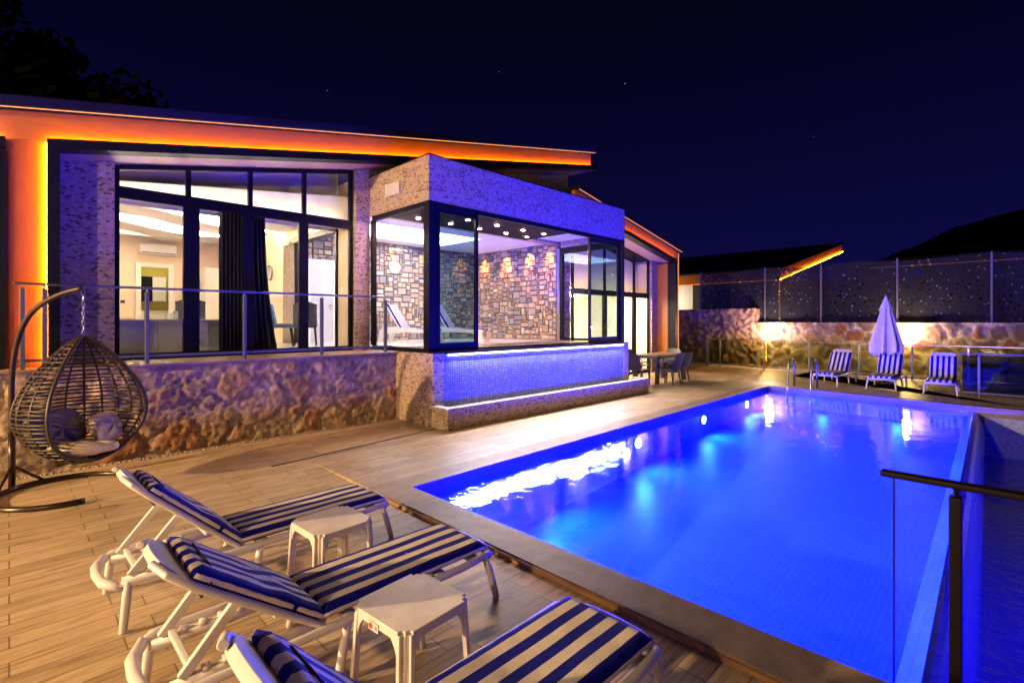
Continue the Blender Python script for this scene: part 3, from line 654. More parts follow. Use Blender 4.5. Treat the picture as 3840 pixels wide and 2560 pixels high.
gf.box(X0, X0 + .18, Y0, Y0 + .16, 1.275, 3.89)                                  # corner post
gf.box(X0 + .18, X1, Y0 + .01, Y0 + .09, 3.80, 3.89); gf.box(X0 + .18, X1, Y0 + .01, Y0 + .09, 1.276, 1.31)
gf.box(X1 - .10, X1, Y0, Y0 + .16, 1.275, 3.89)
gf.box(X0 + .01, X0 + .09, Y0 + .16, 9.05, 3.80, 3.89); gf.box(X0 + .01, X0 + .09, Y0 + .16, 9.05, 1.276, 1.33); gf.box(X0 + .005, X0 + .095, 9.02, 9.10, 1.33, 3.80)
gf.box(X1 - .09, X1 - .01, Y0 + .16, 9.20, 3.72, 3.89); gf.box(X1 - .09, X1 - .01, Y0 + .16, 9.20, 1.276, 1.34); gf.box(X1 - .095, X1 - .005, 9.10, 9.20, 1.34, 3.72)
go = vp('spa_glazing', gf, 'black')
vp('pane', MB().box(X0 + .04, X0 + .048, Y0 + .16, 9.02, 1.33, 3.80), 'glass', go)
vp('pane', MB().box(X1 - .05, X1 - .042, Y0 + .16, 9.10, 1.34, 3.72), 'glass', go)
def leaf(x0, x1, y, glass):
    f = MB(); f.box(x0, x0 + .06, y, y + .05, 1.312, 3.798); f.box(x1 - .07, x1, y, y + .05, 1.312, 3.798); f.box(x0 + .06, x1 - .07, y, y + .05, 3.71, 3.798); f.box(x0 + .06, x1 - .07, y, y + .05, 1.312, 1.42)
    o = vp('sliding_panel', f, 'black', go)
    return o, (x0 + .06, x1 - .07, y + .02)
o, g = leaf(X0 + .19, 6.24, Y0 + .015, 'glass_blue'); vp('pane', MB().box(g[0], g[1], g[2], g[2] + .006, 1.42, 3.71), 'glass_blue', go)
o, g = leaf(9.80, 11.10, Y0 + .06, 'glass_blue'); vp('pane', MB().box(g[0], g[1], g[2], g[2] + .006, 1.42, 3.71), 'glass_blue', go)
# indoor pool right behind the glazing
struct(MB().add([(5.2, 7.2, 1.235), (11.0, 7.2, 1.235), (11.0, 9.4, 1.235), (5.2, 9.4, 1.235)], [(0, 1, 2, 3)]).build('indoor_pool_water', M['water_in']))
ip = MB().box(5.14, 11.1, 7.15, 9.42, .0, .1); ip.box(5.14, 11.1, 9.40, 9.46, .1, 1.24); ip.box(5.13, 5.19, 7.15, 9.42, .1, 1.2); ip.box(11.03, 11.1, 7.15, 9.42, .1, 1.2)
vp('indoor_pool_lining', ip, 'bluemosaic')
# --- bedroom wing
vp('roof', slab(11.0, 17.06, 8.36, 17, zr2, -.12, 0), 'cap')
vp('fascia', slab(11.0, 17.0, FY, FY + .12, zr2, -.47, -.125), 'panel')
vp('light_strip', slab(11.0, 17.0, 8.40, 8.41, zr2, -.133, -.124), 'led_edge')
vp('light_strip', slab(11.2, 16.66, 8.505, 8.53, zr2, -.474, -.464), 'led_orange')
pf = slab(11.2, 16.67, 8.42, FY + .12, zr2, -.60, -.475); pf.box(16.52, 16.67, 8.42, 8.70, 0, zr2(16.67) - .6)
vp('portal_frame', pf, 'black')
vp('upright_panel', MB().prism([(16.67, FY), (17.0, FY), (17.0, 9.2), (16.67, 9.2)], 0, off(zr2, -.475)), 'panel_up')
vp('light_strip', MB().box(16.673, 16.681, 8.50, 8.53, .05, zr2(16.7) - .50), 'led_orange')
vp('light_strip', MB().box(16.99, 16.998, 8.53, 8.54, .05, zr2(17) - .16), 'led_edge')
vp('return_panel', MB().box(16.50, 16.53, 8.70, 9.2, 0, 3.85), 'panel_up')
vp('soffit', slab(11.3, 16.52, FY + .12, 9.2, zr2, -.598, -.55), 'soffit')
vp('pillar', MB().prism([(16.12, 9.1), (16.50, 9.1), (16.50, 9.3), (16.12, 9.3)], 0, off(zr2, -.6)), 'mosaic')
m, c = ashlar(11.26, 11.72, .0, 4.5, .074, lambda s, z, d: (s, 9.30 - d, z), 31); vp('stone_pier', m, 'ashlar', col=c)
window('window', [11.72, 13.4, 15.15, 16.12], 9.20, 0, off(zr2, -.6), 2.62, [(13.3, 13.5), (15.05, 15.25)], label='tall bedroom wing window falling with the roof, partly behind the dining table')
vp('curtain_board', MB().prism([(11.3, 9.9), (16.5, 9.9), (16.5, 9.96), (11.3, 9.96)], 2.72, off(zr2, -.62)), 'beige')
bw = MB().box(11.3, 16.6, 12.5, 12.6, 0, 4.3); bw.box(16.52, 16.6, 9.3, 12.5, 0, 3.9); bw.box(11.3, 11.4, 9.4, 12.5, 0, 5)
vp('wall', bw, 'beige'); vp('floor', MB().box(11.3, 16.6, 9.3, 12.6, -.2, .012), 'floor_in'); vp('ceiling', MB().box(11.3, 16.6, 9.96, 12.6, 2.75, 2.8), 'white')
vp('wall', MB().box(16.61, 17.0, 9.2, 17, 0, 4.0), 'white')
vp('light_strip', MB().box(11.6, 16.0, 9.99, 10.03, 2.715, 2.735), 'led_cove')
# lamps inside the house
vp('curtain_light', MB().box(1.15, 4.75, 9.52, 9.56, 3.785, 3.80), 'led_curtain')
vp('curtain_light', MB().box(11.9, 16.0, 9.52, 9.56, 2.81, 2.825), 'led_curtain')  # unseen strip added to brighten the board behind the bedroom window
vp('ceiling_lamp', MB().lathe([(.25, 4.24), (.27, 4.27), (.2, 4.30)], 20, (2.9, 18.0)), 'room_lamp')
vp('ceiling_lamp', MB().lathe([(.25, 2.68), (.27, 2.71), (.2, 2.75)], 20, (14.0, 11.2)), 'room_lamp')
for x in (6.7, 7.83, 8.97, 10.46): light('SPOT', 'wall_washer', (x, 12.62, 4.04), 90, (1.0, .38, .06), aim=(x, 12.86, 3.35), spot_size=R(58), spot_blend=.7, shadow_soft_size=.03)
for yy in (9.62, 10.38, 11.41, 12.45): light('SPOT', 'wall_washer', (10.96, yy, 4.04), 200, (1.0, .38, .06), aim=(11.2, yy, 3.35), spot_size=R(58), spot_blend=.7, shadow_soft_size=.03)
# ---------------------------------------------------------------- sun loungers
def make_lounger(name, label, ang, group, blen=.74):
    """local x runs to the foot end, hinge at x = 0; resin frame, striped mattress"""
    t = thing(name, label, 'sun lounger', (0, 0, 0), 0, group)
    W = .305; a = R(ang); ca, sa = math.cos(a), math.sin(a)
    f = MB()
    for s in (-1, 1):
        f.tube([(-.68, s * (W - .05), .27), (-.60, s * (W - .012), .275), (0, s * (W - .005), .275), (.9, s * (W - .005), .280), (1.10, s * (W - .012), .292), (1.17, s * (W - .04), .275)], [.016, .021, .023, .023, .022, .02], 8)
        f.beam((-.64, s * .20, .255), (.05, s * .20, .265), .028, .05)                   # ratchet rail
        for k in range(4): f.box(-.52 + k * .085, -.485 + k * .085, s * .20 - .018, s * .20 + .018, .275, .30)
    f.tube([(1.14, -W + .02, .28), (1.19, -.15, .285), (1.20, 0, .285), (1.19, .15, .285), (1.14, W - .02, .28)], .028, 8)
    f.tube([(-.66, -W + .03, .26), (-.725, -.14, .26), (-.735, 0, .26), (-.725, .14, .26), (-.66, W - .03, .26)], .029, 8)
    for x in (.12, .42, .72, 1.0): f.box(x, x + .07, -W + .02, W - .02, .266, .288)
    f.build('seat_frame', M['plastic'], t, smooth=True)
    for x, dx in ((.14, -.075), (1.10, .075), (-.62, -.03)):
        for s in (-1, 1):
            MB().tube([(x, s * (W - .02), .285), (x + dx * .35, s * (W - .004), .20), (x + dx, s * (W + .012), .012), (x + dx, s * (W + .012), 0)], [.022, .025, .022, .020], 8).build('leg', M['plastic'], t, smooth=True)
    B = lambda u, y, h=0: (-ca * u - sa * h * -1 * -1 if False else -ca * u + sa * h, y, .285 + sa * u + ca * h)
    b = MB(); bl = blen + .13
    for s in (-1, 1):
        b.tube([B(0, s * (W - .045)), B(.3, s * (W - .04)), B(bl - .18, s * (W - .035)), B(bl - .06, s * (W - .075)), B(bl - .01, s * .13)], [.018, .020, .020, .019, .018], 8)
    for k in range(5): b.beam(B(.10 + k * .115, -W + .05, -.004), B(.10 + k * .115, W - .05, -.004), .018, .06, up=(ca, 0, -sa))
    hp = MB(); n = 10                                          # solid rounded head plate
    top = []; bot = []
    for k in range(n + 1):
        y = -(W - .045) + 2 * (W - .045) * k / n; e = bl - .02 - .16 * (abs(y) / W) ** 3
        top.append((B(blen - .12, y, .012), B(e, y, .022))); bot.append((B(blen - .12, y, -.015), B(e, y, -.018)))
    for k in range(n):
        vs = [top[k][0], top[k + 1][0], top[k + 1][1], top[k][1], bot[k][0], bot[k + 1][0], bot[k + 1][1], bot[k][1]]
        b.add(vs, [(0, 1, 2, 3), (7, 6, 5, 4), (3, 2, 6, 7), (0, 4, 5, 1)] + ([(0, 3, 7, 4)] if k == 0 else []) + ([(1, 5, 6, 2)] if k == n - 1 else []))
    b.build('backrest_frame', M['plastic'], t, smooth=False, bevel=.004, seg=1)
    st = MB()
    for s in (-1, 1): st.beam(B(blen * .62, s * .215, -.02), (-.60, s * .205, .285), .03, .045)
    st.beam((-.56, -.2, .30), (-.56, .2, .30), .03, .03); st.beam(B(blen * .3, -.2, -.03), B(blen * .3, .2, -.03), .02, .03)
    st.build('support_strut', M['plastic'], t, bevel=.006)
    # mattress: seat and back pads, one striped mesh with puffed, slightly wrinkled faces
    mt = MB(); CWd = .262
    def pad(P, L, nu, seed, puff):
        nv = 14
        def fn(side):
            def g(u, v):
                y = (v - .5) * 2; ex = 1 - abs(u - .5) * 2
                rim = min(1, (1 - abs(y)) * 7) * min(1, ex * 16); rim = math.sqrt(max(0, 1 - (1 - rim) ** 2))
                h = .034 + side * (.010 + .024 * rim) + (side > 0) * puff * rim * (.5 + .5 * math.sin(u * 9 + seed)) * noise.noise(Vector((u * 4, y * 2, seed)))
                wob = (side > 0) * .0012 * math.sin(u * 55 + y * 3) * (abs(y) > .75)
                return P(u * L, y * CWd * (1 + .012 * noise.noise(Vector((u * 6, seed, y)))), h + wob)
            return g
        n0 = len(mt.v); mt.grid(nu, nv, fn(1)); n1 = len(mt.v); mt.grid(nu, nv, fn(-1))
        rimi = [i for i in range(nu + 1)] + [j * (nu + 1) + nu for j in range(1, nv + 1)] + [nv * (nu + 1) + i for i in range(nu - 1, -1, -1)] + [j * (nu + 1) for j in range(nv - 1, 0, -1)]
        for p, q in zip(rimi, rimi[1:] + rimi[:1]): mt.f.append((n0 + p, n0 + q, n1 + q, n1 + p))
    pad(lambda x, y, h: (.015 + x, y, .29 + h), 1.13, 40, 1.3, .006)
    pad(lambda x, y, h: B(x + .01, y, .004 + h), blen - .03, 30, 4.1, .022)
    mt.build('mattress', M['stripe'], t, smooth=True)
    MB().tube([B(blen - .10, -CWd - .004, .03), B(blen - .10, -CWd * .6, .073), B(blen - .09, 0, .076), B(blen - .10, CWd * .6, .073), B(blen - .10, CWd + .004, .03), B(blen - .10, CWd, -.03), B(blen - .10, -CWd, -.03)], .005, 6, closed=True).build('strap', M['navy'], t)
    return t
G1 = 'sun loungers on the near deck'; G2 = 'sun loungers at the far end of the pool'
L1 = make_lounger('sun_lounger', 'white resin sun lounger with raised back between the two side tables', 36, G1)
L1.location = (1.13, 2.775, ND)
def bare(ang, label, loc, grp, rz=0):
    o = make_lounger('sun_lounger', label, ang, grp); o.location = loc; o.rotation_euler = (0, 0, rz); return o
bare(43, 'white resin sun lounger nearest the stone wall and hanging egg chair, blue striped pad', (1.12, 4.05, ND), G1, R(1))
bare(47, 'closest sun lounger, striped pad cut off by the bottom edge of the picture', (1.02, 1.475, ND), G1)
FL = bare(52, 'far sun lounger standing beside the pool ladder', (17.35, 3.72, 0), G2, R(177))
dup(FL, (17.37, 2.49, 0), R(180), 'far sun lounger in front of the closed parasol, middle of three', G2)
dup(FL, (17.27, 1.33, 0), R(182), 'far sun lounger next to the blue-lit glass railing', G2)
# ---------------------------------------------------------------- plastic side tables
def make_table(label, loc, rz):
    t = thing('side_table', label, 'side table', loc, rz, 'white plastic side tables')
    s = .215; q = .05; H = .435
    P = []
    for sx, sy in ((1, 1), (-1, 1), (-1, -1), (1, -1)):           # square top with stepped corners
        a = [(s, s - q), (s - q * .5, s - q), (s - q * .5, s - q * .5), (s - q, s - q * .5), (s - q, s)]
        a = [(x * sx, y * sy) for x, y in a]
        P += a if sx * sy > 0 else a[::-1]
    MB().prism(P, H - .016, H).build('table_top', M['plastic_table'], t, bevel=.004)
    ap = MB()
    for k in range(4):
        c, sn = [(1, 0), (0, 1), (-1, 0), (0, -1)][k]
        r = lambda x, y: (x * c - y * sn, x * sn + y * c)
        n = 12
        for i in range(n):                                        # apron arching down into the legs
            y0 = -(s - q) + 2 * (s - q) * i / n; y1 = -(s - q) + 2 * (s - q) * (i + 1) / n
            d = lambda y: H - .045 - .10 * max(0, (abs(y) / (s - q)) - .72) / .28 * ((abs(y) / (s - q)))
            vs = [(*r(s - .004, y0), H - .014), (*r(s - .004, y1), H - .014), (*r(s - .002, y1), d(y1)), (*r(s - .002, y0), d(y0)), (*r(s - .018, y0), H - .014), (*r(s - .018, y1), H - .014), (*r(s - .016, y1), d(y1)), (*r(s - .016, y0), d(y0))]
            ap.add(vs, [(0, 1, 2, 3), (7, 6, 5, 4), (3, 2, 6, 7)])
    ap.build('apron', M['plastic_table'], t, smooth=False)
    for sx, sy in ((1, 1), (-1, 1), (-1, -1), (1, -1)):
        l = MB()
        for z0, z1, o0, o1 in ((0, H - .016, .022, 0),):
            for (ax, ay, bx, by) in ((s - q - .012, s - .016, s - q + .012, s), (s - q * .5 - .022, s - q * .5 - .022, s - q * .5, s - q * .5), (s - .016, s - q - .012, s, s - q + .012)):
                v = []
                for z, o, k in ((z0, o0, .8), (z1, o1, 1)):
                    for x, y in ((ax, ay), (bx, ay), (bx, by), (ax, by)): v.append(((x + o) * sx, (y + o) * sy, z))
                l.add(v, [(0, 1, 2, 3), (4, 5, 6, 7)] + [(i, (i + 1) % 4, 4 + (i + 1) % 4, 4 + i) for i in range(4)])
            v = []
            for z, o in ((z0, o0), (z1, o1)):
                for x, y in ((s - q, s - .012), (s - .012, s - q), (s - .024, s - q - .012), (s - q - .012, s - .024)): v.append(((x + o) * sx, (y + o) * sy, z))
            l.add(v, [(0, 1, 2, 3), (4, 5, 6, 7)] + [(i, (i + 1) % 4, 4 + (i + 1) % 4, 4 + i) for i in range(4)])
        l.build('leg', M['plastic_table'], t, bevel=.003, seg=1)
    return t
t1 = make_table('white plastic side table with a small red sticker, nearest the camera', (1.44, 2.155, ND), R(5))
# the small sticker on the apron facing the camera
sk = MB().box(-.2182, -.2152, -.02, .055, .372, .412).build('sticker', M['plastic'], t1)
MB().disc((-.2184, .036, .392), (-1, 0, 0), .015, .0012, 14).build('red_mark', plain('red_print', (.55, .03, .02), .5), sk)
MB().box(-.2192, -.2184, -.012, .004, .382, .400).build('text_block', plain('grey_print', (.25, .2, .2), .5), sk)
t2 = dup(t1, (1.62, 3.435, ND), R(3), 'white plastic side table beside the lounger nearest the stone wall')
for c in list(t2.children):
    if c.name.startswith('sticker'):
        for g in list(c.children): bpy.data.objects.remove(g)
        bpy.data.objects.remove(c)
# ---------------------------------------------------------------- hanging egg chair
E = Vector((.555, 6.95, 0)); EA = math.atan2(-.88, .48)
eg = thing('egg_chair', 'dark rattan hanging egg chair with cream cushions on a curved bronze stand', 'hanging chair', (E.x, E.y, 0), 0)
def er(tt): return .545 * max(0, math.sin(math.pi * tt ** 1.34)) ** .60
def ep(az, tt): r = er(tt); return Vector((r * math.cos(EA + az), r * math.sin(EA + az), 1.66 - 1.35 * tt))
def rimaz(tt):                                              # half-angle of the opening at height tt
    if tt < .80: return R(62)
    return R(62) * math.sqrt(max(0, 1 - ((tt - .80) / .165) ** 2)) if tt < .965 else 0
st = MB(); bs = MB()
nb = 29
for k in range(nb):
    tt = .075 + .905 * k / (nb - 1); a0 = rimaz(tt); pts = []
    for i in range(49):
        az = a0 + (2 * math.pi - 2 * a0) * i / 48
        j = .006 * noise.noise(Vector((az * 3, k * 1.7, 1)))
        p = ep(az, tt); p.z += j + .006 * math.sin(k * 2.1); pts.append(p)
    bs.tube(pts, .0105, 6)
for k in range(15):
    az = R(62) + (2 * math.pi - 2 * R(62)) * k / 14; pts = []
    for i in range(29):
        tt = .012 + .975 * i / 28
        q = ep(az, tt) * 1.0; pts.append(q)
    bs.tube(pts, .012, 6)
for k in range(-3, 4):
    az = R(62) * k / 4; pts = [ep(az, tt) for tt in [.80 + .16 * math.sqrt(max(0, 1 - (az / R(62)) ** 2)) + (.985 - (.80 + .16 * math.sqrt(max(0, 1 - (az / R(62)) ** 2)))) * i / 6 for i in range(7)]]
    bs.tube(pts, .009, 6)
bs.build('basket', M['rattan'], eg, smooth=True)
rim = [ep(R(62), .01 + .79 * i / 20) for i in range(21)] + [ep(R(62) * math.cos(t), .80 + .165 * math.sin(t)) for t in [math.pi * i / 24 for i in range(1, 24)]] + [ep(-R(62), .80 - .79 * i / 20) for i in range(21)]
MB().tube(rim, .019, 8).build('rim', M['rattan'], eg, smooth=True)
ch = MB()
for i in range(9):
    z = 1.68 + i * .052; v = i % 2
    lk = [(math.cos(t) * .013 * (1 - v), math.cos(t) * .013 * v, z + .033 * math.sin(t)) for t in [2 * math.pi * k / 12 for k in range(12)]]
    ch.tube(lk, .0045, 5, closed=True)
ch.build('chain', M['steel'], eg, smooth=True)
bx, by = .02 - E.x, 7.57 - E.y; tip = Vector((-.01, -.03, 2.15)); dv = (tip - Vector((bx, by, 2.15)))
prof = [(0, 0), (0, .6), (0, 1.15), (.04, 1.45), (.13, 1.70), (.27, 1.88), (.46, 2.0), (.70, 2.09), (1.0, 2.15)]
pp = []
for i in range(len(prof) - 1):
    for k in range(4):
        f = k / 4; p0, p1 = prof[i], prof[i + 1]; q0 = prof[max(0, i - 1)]; q1 = prof[min(len(prof) - 1, i + 2)]
        cr = lambda c: .5 * (2 * p0[c] + (p1[c] - q0[c]) * f + (2 * q0[c] - 5 * p0[c] + 4 * p1[c] - q1[c]) * f * f + (3 * p0[c] - q0[c] - 3 * p1[c] + q1[c]) * f ** 3)
        pp.append((bx + dv.x * cr(0), by + dv.y * cr(0), cr(1)))
pp.append((bx + dv.x, by + dv.y, 2.15))
sd = MB().tube(pp, .026, 10); sd.tube([(bx, by, 0), (bx, by, .62)], .031, 10)
sd.tube([(bx + dv.x * .985, by + dv.y * .985, 2.15), (bx + dv.x * .985, by + dv.y * .985, 2.10)], .008, 6)
so = sd.build('stand', M['bronze'], eg, smooth=True)
rc = Vector((.42 - E.x, 7.08 - E.y)); rg = MB()
rg.tube([(rc.x + .57 * math.cos(a), rc.y + .57 * math.sin(a), .028) for a in [R(-7 + 288 * i / 48) for i in range(49)]], .027, 10)
av = Vector((bx - rc.x, by - rc.y)).normalized() * .57
rg.tube([(bx, by, .03), (rc.x + av.x, rc.y + av.y, .03)], .027, 8)
for sgn in (-1, 1):
    aa = math.atan2(av.y, av.x) + sgn * .45; rg.tube([(bx, by, .26), (rc.x + .57 * math.cos(aa), rc.y + .57 * math.sin(aa), .03)], .015, 8)
rg.build('base_ring', M['bronze'], eg, smooth=True)
def cushion(r1, r2, th, n=20, m=8, seed=1):
    mb = MB(); vs = []
    def f(u, v):
        a = 2 * math.pi * u; lat = (v - .5) * math.pi
        c = math.cos(lat) ** .55; wr = 1 + .02 * noise.noise(Vector((math.cos(a) * 2, math.sin(a) * 2, seed)))
        return (r1 * c * math.copysign(abs(math.cos(a)) ** .7, math.cos(a)) * wr, r2 * c * math.copysign(abs(math.sin(a)) ** .7, math.sin(a)) * wr, th * (1 - .35 * abs(math.sin(2 * a)) ** 3) * math.sin(lat) * (1 + .10 * noise.noise(Vector((math.cos(a) * 1.5, math.sin(a) * 1.5, seed + 5)))))
    return mb.grid(n, m, f)
sc_ = cushion(.31, .29, .075, 28, 10).build('seat_cushion', M['cream'], eg, smooth=True); sc_.location = (-.01, .01, .475); sc_.rotation_euler = (R(-3), R(4), 0)
fw = Vector((math.cos(EA), math.sin(EA), 0)); rt = Vector((-fw.y, fw.x, 0))
def pillow(label, mat, off_, rz, tilt, r1, r2):
    o = cushion(r1, r2, .085, 24, 10, seed=rz).build('pillow', M[mat], None, smooth=True)
    o.location = E + off_; o.rotation_euler = (R(tilt), 0, rz); tag(o, label, 'pillow', 'pillows in the egg chair'); return o
pillow('dark brown round pillow leaning in the back of the hanging egg chair', 'brown', -fw * .20 - rt * .13 + Vector((0, 0, .66)), EA + R(90) + .15, 72, .30, .24)
pillow('cream pillow striped by basket shadows, on the right side inside the egg chair', 'cream', -fw * .06 + rt * .27 + Vector((0, 0, .63)), EA + R(90) + .45, 62, .23, .17)
# ---------------------------------------------------------------- dining set under the bedroom wing
dt = thing('dining_table', 'dark outdoor dining table with wooden slatted top beside the spa box', 'table', (13.98, 7.62, 0))
tp = MB()
for k in range(7): tp.box(-.88, .88, -.42 + k * .121, -.42 + k * .121 + .115, .795, .82)
tp.build('table_top', M['table_wood'], dt, bevel=.004)
MB().box(-.86, .86, -.40, -.36, .72, .793).box(-.86, .86, .36, .40, .72, .793).box(-.86, -.82, -.36, .36, .72, .793).box(.82, .86, -.36, .36, .72, .793).build('frame', M['rattan_blk'], dt)
for sx in (-1, 1):
    for sy in (-1, 1): MB().box(sx * .82 - .05, sx * .82 + .05, sy * .36 - .05, sy * .36 + .05, 0, .794).build('leg', M['rattan_blk'], dt, bevel=.006)
def garden_chair(label, loc, rz):
    t = thing('garden_chair', label, 'chair', loc, rz, 'black resin chairs round the dining table')
    s = MB().grid(8, 8, lambda u, v: (-.22 + .46 * u, (-.23 + .46 * v), .455 - .015 * math.sin(math.pi * v) * math.sin(math.pi * u)))
    s.box(-.22, .24, -.23, .23, .42, .445); s.build('seat', M['rattan_blk'], t, smooth=False)
    b = MB()
    for sd in (0, 1):
        b.grid(10, 10, lambda u, v, sd=sd: (-.20 - .16 * v - .05 * math.cos((u - .5) * 2.2) + .02 * sd - .02, (u - .5) * (.46 + .03 * math.sin(math.pi * v)) * (1 - .18 * max(0, v - .8) / .2), .46 + .46 * v - .03 * abs(u - .5)))
    b.build('backrest', M['rattan_blk'], t, smooth=True)
    for sy in (-1, 1):
        MB().tube([(.20, sy * .21, .44), (.23, sy * .225, 0)], [.022, .016], 8).build('leg', M['rattan_blk'], t)
        MB().tube([(-.20, sy * .21, .44), (-.27, sy * .225, 0)], [.022, .016], 8).build('leg', M['rattan_blk'], t)
        MB().tube([(.22, sy * .225, .44), (.23, sy * .25, .60), (.17, sy * .255, .655), (-.10, sy * .255, .665), (-.27, sy * .235, .66)], .017, 8).build('armrest', M['rattan_blk'], t, smooth=True)
    return t
gc = garden_chair('black garden chair at the left head of the dining table, nearest the spa plinth', (12.62, 7.55, 0), 0)
dup(gc, (13.35, 7.02, 0), R(90), 'blue-lit garden chair at the pool side of the table, next to its front leg')
dup(gc, (13.95, 7.05, 0), R(92), 'blue-lit garden chair at the pool side of the table, nearer its right end')
dup(gc, (15.15, 7.95, 0), R(182), 'garden chair at the right head of the dining table')
dup(gc, (14.0, 8.33, 0), R(-90), 'garden chair on the window side of the dining table, mostly hidden')
# ---------------------------------------------------------------- parasol, ladder
pr = thing('parasol', 'closed off-white parasol standing behind the middle far lounger', 'parasol', (17.95, 2.64, 0))
MB().tube([(0, 0, .05), (0, 0, 2.52)], .024, 10).build('pole', M['table_wood'], pr)
MB().lathe([(.24, 0), (.25, .05), (.06, .09), (.04, .16)], 24).build('base', M['dark'], pr)
def fold(u, v):
    a = 2 * math.pi * u; h = 2.47 - 1.62 * v
    r = .03 + .31 * v ** .85 * (1 - .12 * max(0, v - .85) / .15)
    k = 1 + (.10 + .30 * v) * math.cos(a * 8 + .5 * v) + .06 * math.sin(3 * a + 2 * v)
    return (r * k * math.cos(a), r * k * math.sin(a), h + .07 * v * math.cos(a * 8) + .05 * v * math.sin(a * 2))
MB().grid(96, 30, fold).build('canopy', M['parasol'], pr, smooth=True)
MB().grid(48, 6, lambda u, v: (lambda a, r: (r * math.cos(a), r * math.sin(a), 2.52 - .42 * v + .03 * v * math.cos(8 * a)))(2 * math.pi * u, (.025 + .13 * v) * (1 + .16 * v * math.cos(8 * 2 * math.pi * u)))).build('vent_cap', M['parasol'], pr, smooth=True)
MB().lathe([(.0, 2.60), (.022, 2.58), (.025, 2.54), (.012, 2.51)][::-1], 12).build('finial', M['steel'], pr, smooth=True)
ld = thing('pool_ladder', 'steel pool ladder with two looped handrails at the far left pool corner', 'pool ladder', (15.0, 4.2, 0))
for yy in (.16, -.40):
    pts = [(.52, yy, 0)] + [(.52, yy, .35), (.50, yy, .56)] + [(.28 + .22 * math.cos(t), yy, .60 + .17 * math.sin(t)) for t in [R(20 + 15 * i) for i in range(9)]] + [(.03, yy, .52), (-.06, yy, .2), (-.12, yy, -.2), (-.12, yy, -1.1)]
    MB().tube(pts, .024, 10).build('handrail', M['steel'], ld, smooth=True)
for z in (-.35, -.65, -.95): MB().box(-.17, -.07, -.40, .16, z, z + .03).build('step', M['steel'], ld)
# ---------------------------------------------------------------- far boundary: stone wall, net fence, wall lamps
WX = 22.0
fw_ = thing('stone_wall', 'low boundary wall of brown stones in pale mortar with two lamps, under the net fence', 'wall', (WX, 2, -.5))
m, c = rubble(-6, 7.6, -.6, 1.76, .07, lambda s, z, d: (WX - d, s, z), 8, .46, .05, None, True); m.build('masonry_face', M['farstone'], fw_, smooth=True, world=True, col=c)
MB().box(WX + .05, WX + .35, -6, 7.6, -.6, 1.75).build('core', M['dark'], fw_, world=True)
tw_ = thing('stone_wall', 'taller roughcast boundary wall with an orange glow, right of the bedroom wing', 'wall', (WX, 10, -.5))
m, c = rubble(7.6, 15, -.6, 2.34, .07, lambda s, z, d: (WX - .02 - d, s, z), 14, .18, .07, (1.15, .95, .82)); m.build('masonry_face', M['farstone'], tw_, smooth=True, world=True, col=c)
MB().box(WX + .04, WX + .36, 7.58, 15, -.6, 2.33).build('core', M['coping'], tw_, world=True)
nf = thing('net_fence', 'tall fence of dark green shade net on slim posts above the far stone wall', 'fence', (22.3, 4, 1.7))
nm_ = MB(); ny = 120
def netp(u, v):
    y = -6 + 16.12 * u; sag = .05 * math.sin(y * 1.9) * v
    return (22.36 + .03 * noise.noise(Vector((y * 1.3, v * 3, 0))), y, 1.70 + 2.28 * v + sag)
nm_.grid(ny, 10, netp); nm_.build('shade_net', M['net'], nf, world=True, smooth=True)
for ps in (1610, 1757, 1886, 2061, 2278, 2480):
    u = (ps - 1176) / 1155; yy = 22.3 * (1 - u) / (1 + u)
    MB().box(22.27, 22.33, yy - .03, yy + .03, 1.6, 4.05).build('post', M['fencepost'], nf, world=True, bevel=.008)
def wall_lamp(label, y, z):
    t = thing('wall_lamp', label, 'wall lamp', (WX - .12, y, z), 0, 'lamps on the far stone wall')
    MB().box(-.02, .06, -.05, .05, -.06, .06).build('bracket', M['black'], t)
    MB().lathe([(.03, -.10), (.085, -.07), (.10, 0), (.085, .07), (.03, .10)], 16, (-.09, 0)).build('globe', M['lamp_glow'], t, smooth=True)
    light('POINT', 'wall_lamp_light', (WX - .42, y, z), 200, (1.0, .68, .46), shadow_soft_size=.08)
u_ = lambda px: (px - 1176) / 1155
for px, z, nm in ((1772, 1.53, 'glowing wall lamp nearest the tall section of the boundary wall'), (2082, 1.46, 'glowing wall lamp beside the closed parasol')):
    wall_lamp(nm, WX * (1 - u_(px)) / (1 + u_(px)), z)
# ---------------------------------------------------------------- neighbouring villas beyond the fence
nh = thing('neighbour_villa', 'dark neighbouring villa with an orange-lit rising roof edge behind the net fence', 'house', (36, 14, 0))
def np_(name, m, mat): return m.build(name, M[mat], nh, world=True)
NX, NY = 32.5, 9.95
zn = lambda x: 5.02 + .205 * (x - NX)
np_('roof', MB().prism([(NX - .1, NY - .1), (48.2, NY - .1), (48.2, 27), (NX - .1, 27)], off(zn, -.1), off(zn, .0)), 'roofdark')
np_('fascia', MB().prism([(NX, NY), (48, NY), (48, NY + .2), (NX, NY + .2)], off(zn, -.75), off(zn, -.1)), 'panel')
np_('fascia', MB().box(NX, NX + .2, NY, 27, 4.28, 4.92), 'panel')
np_('light_strip', MB().prism([(NX, NY - .06), (48, NY - .06), (48, NY - .02), (NX, NY - .02)], off(zn, -.75), off(zn, -.72)), 'led_orange')
np_('light_strip', MB().box(NX - .06, NX - .02, NY, 27, 4.25, 4.28), 'led_far')
np_('light_strip', MB().box(NX - .06, NX - .01, NY - .06, NY, 0, 4.25), 'led_far')
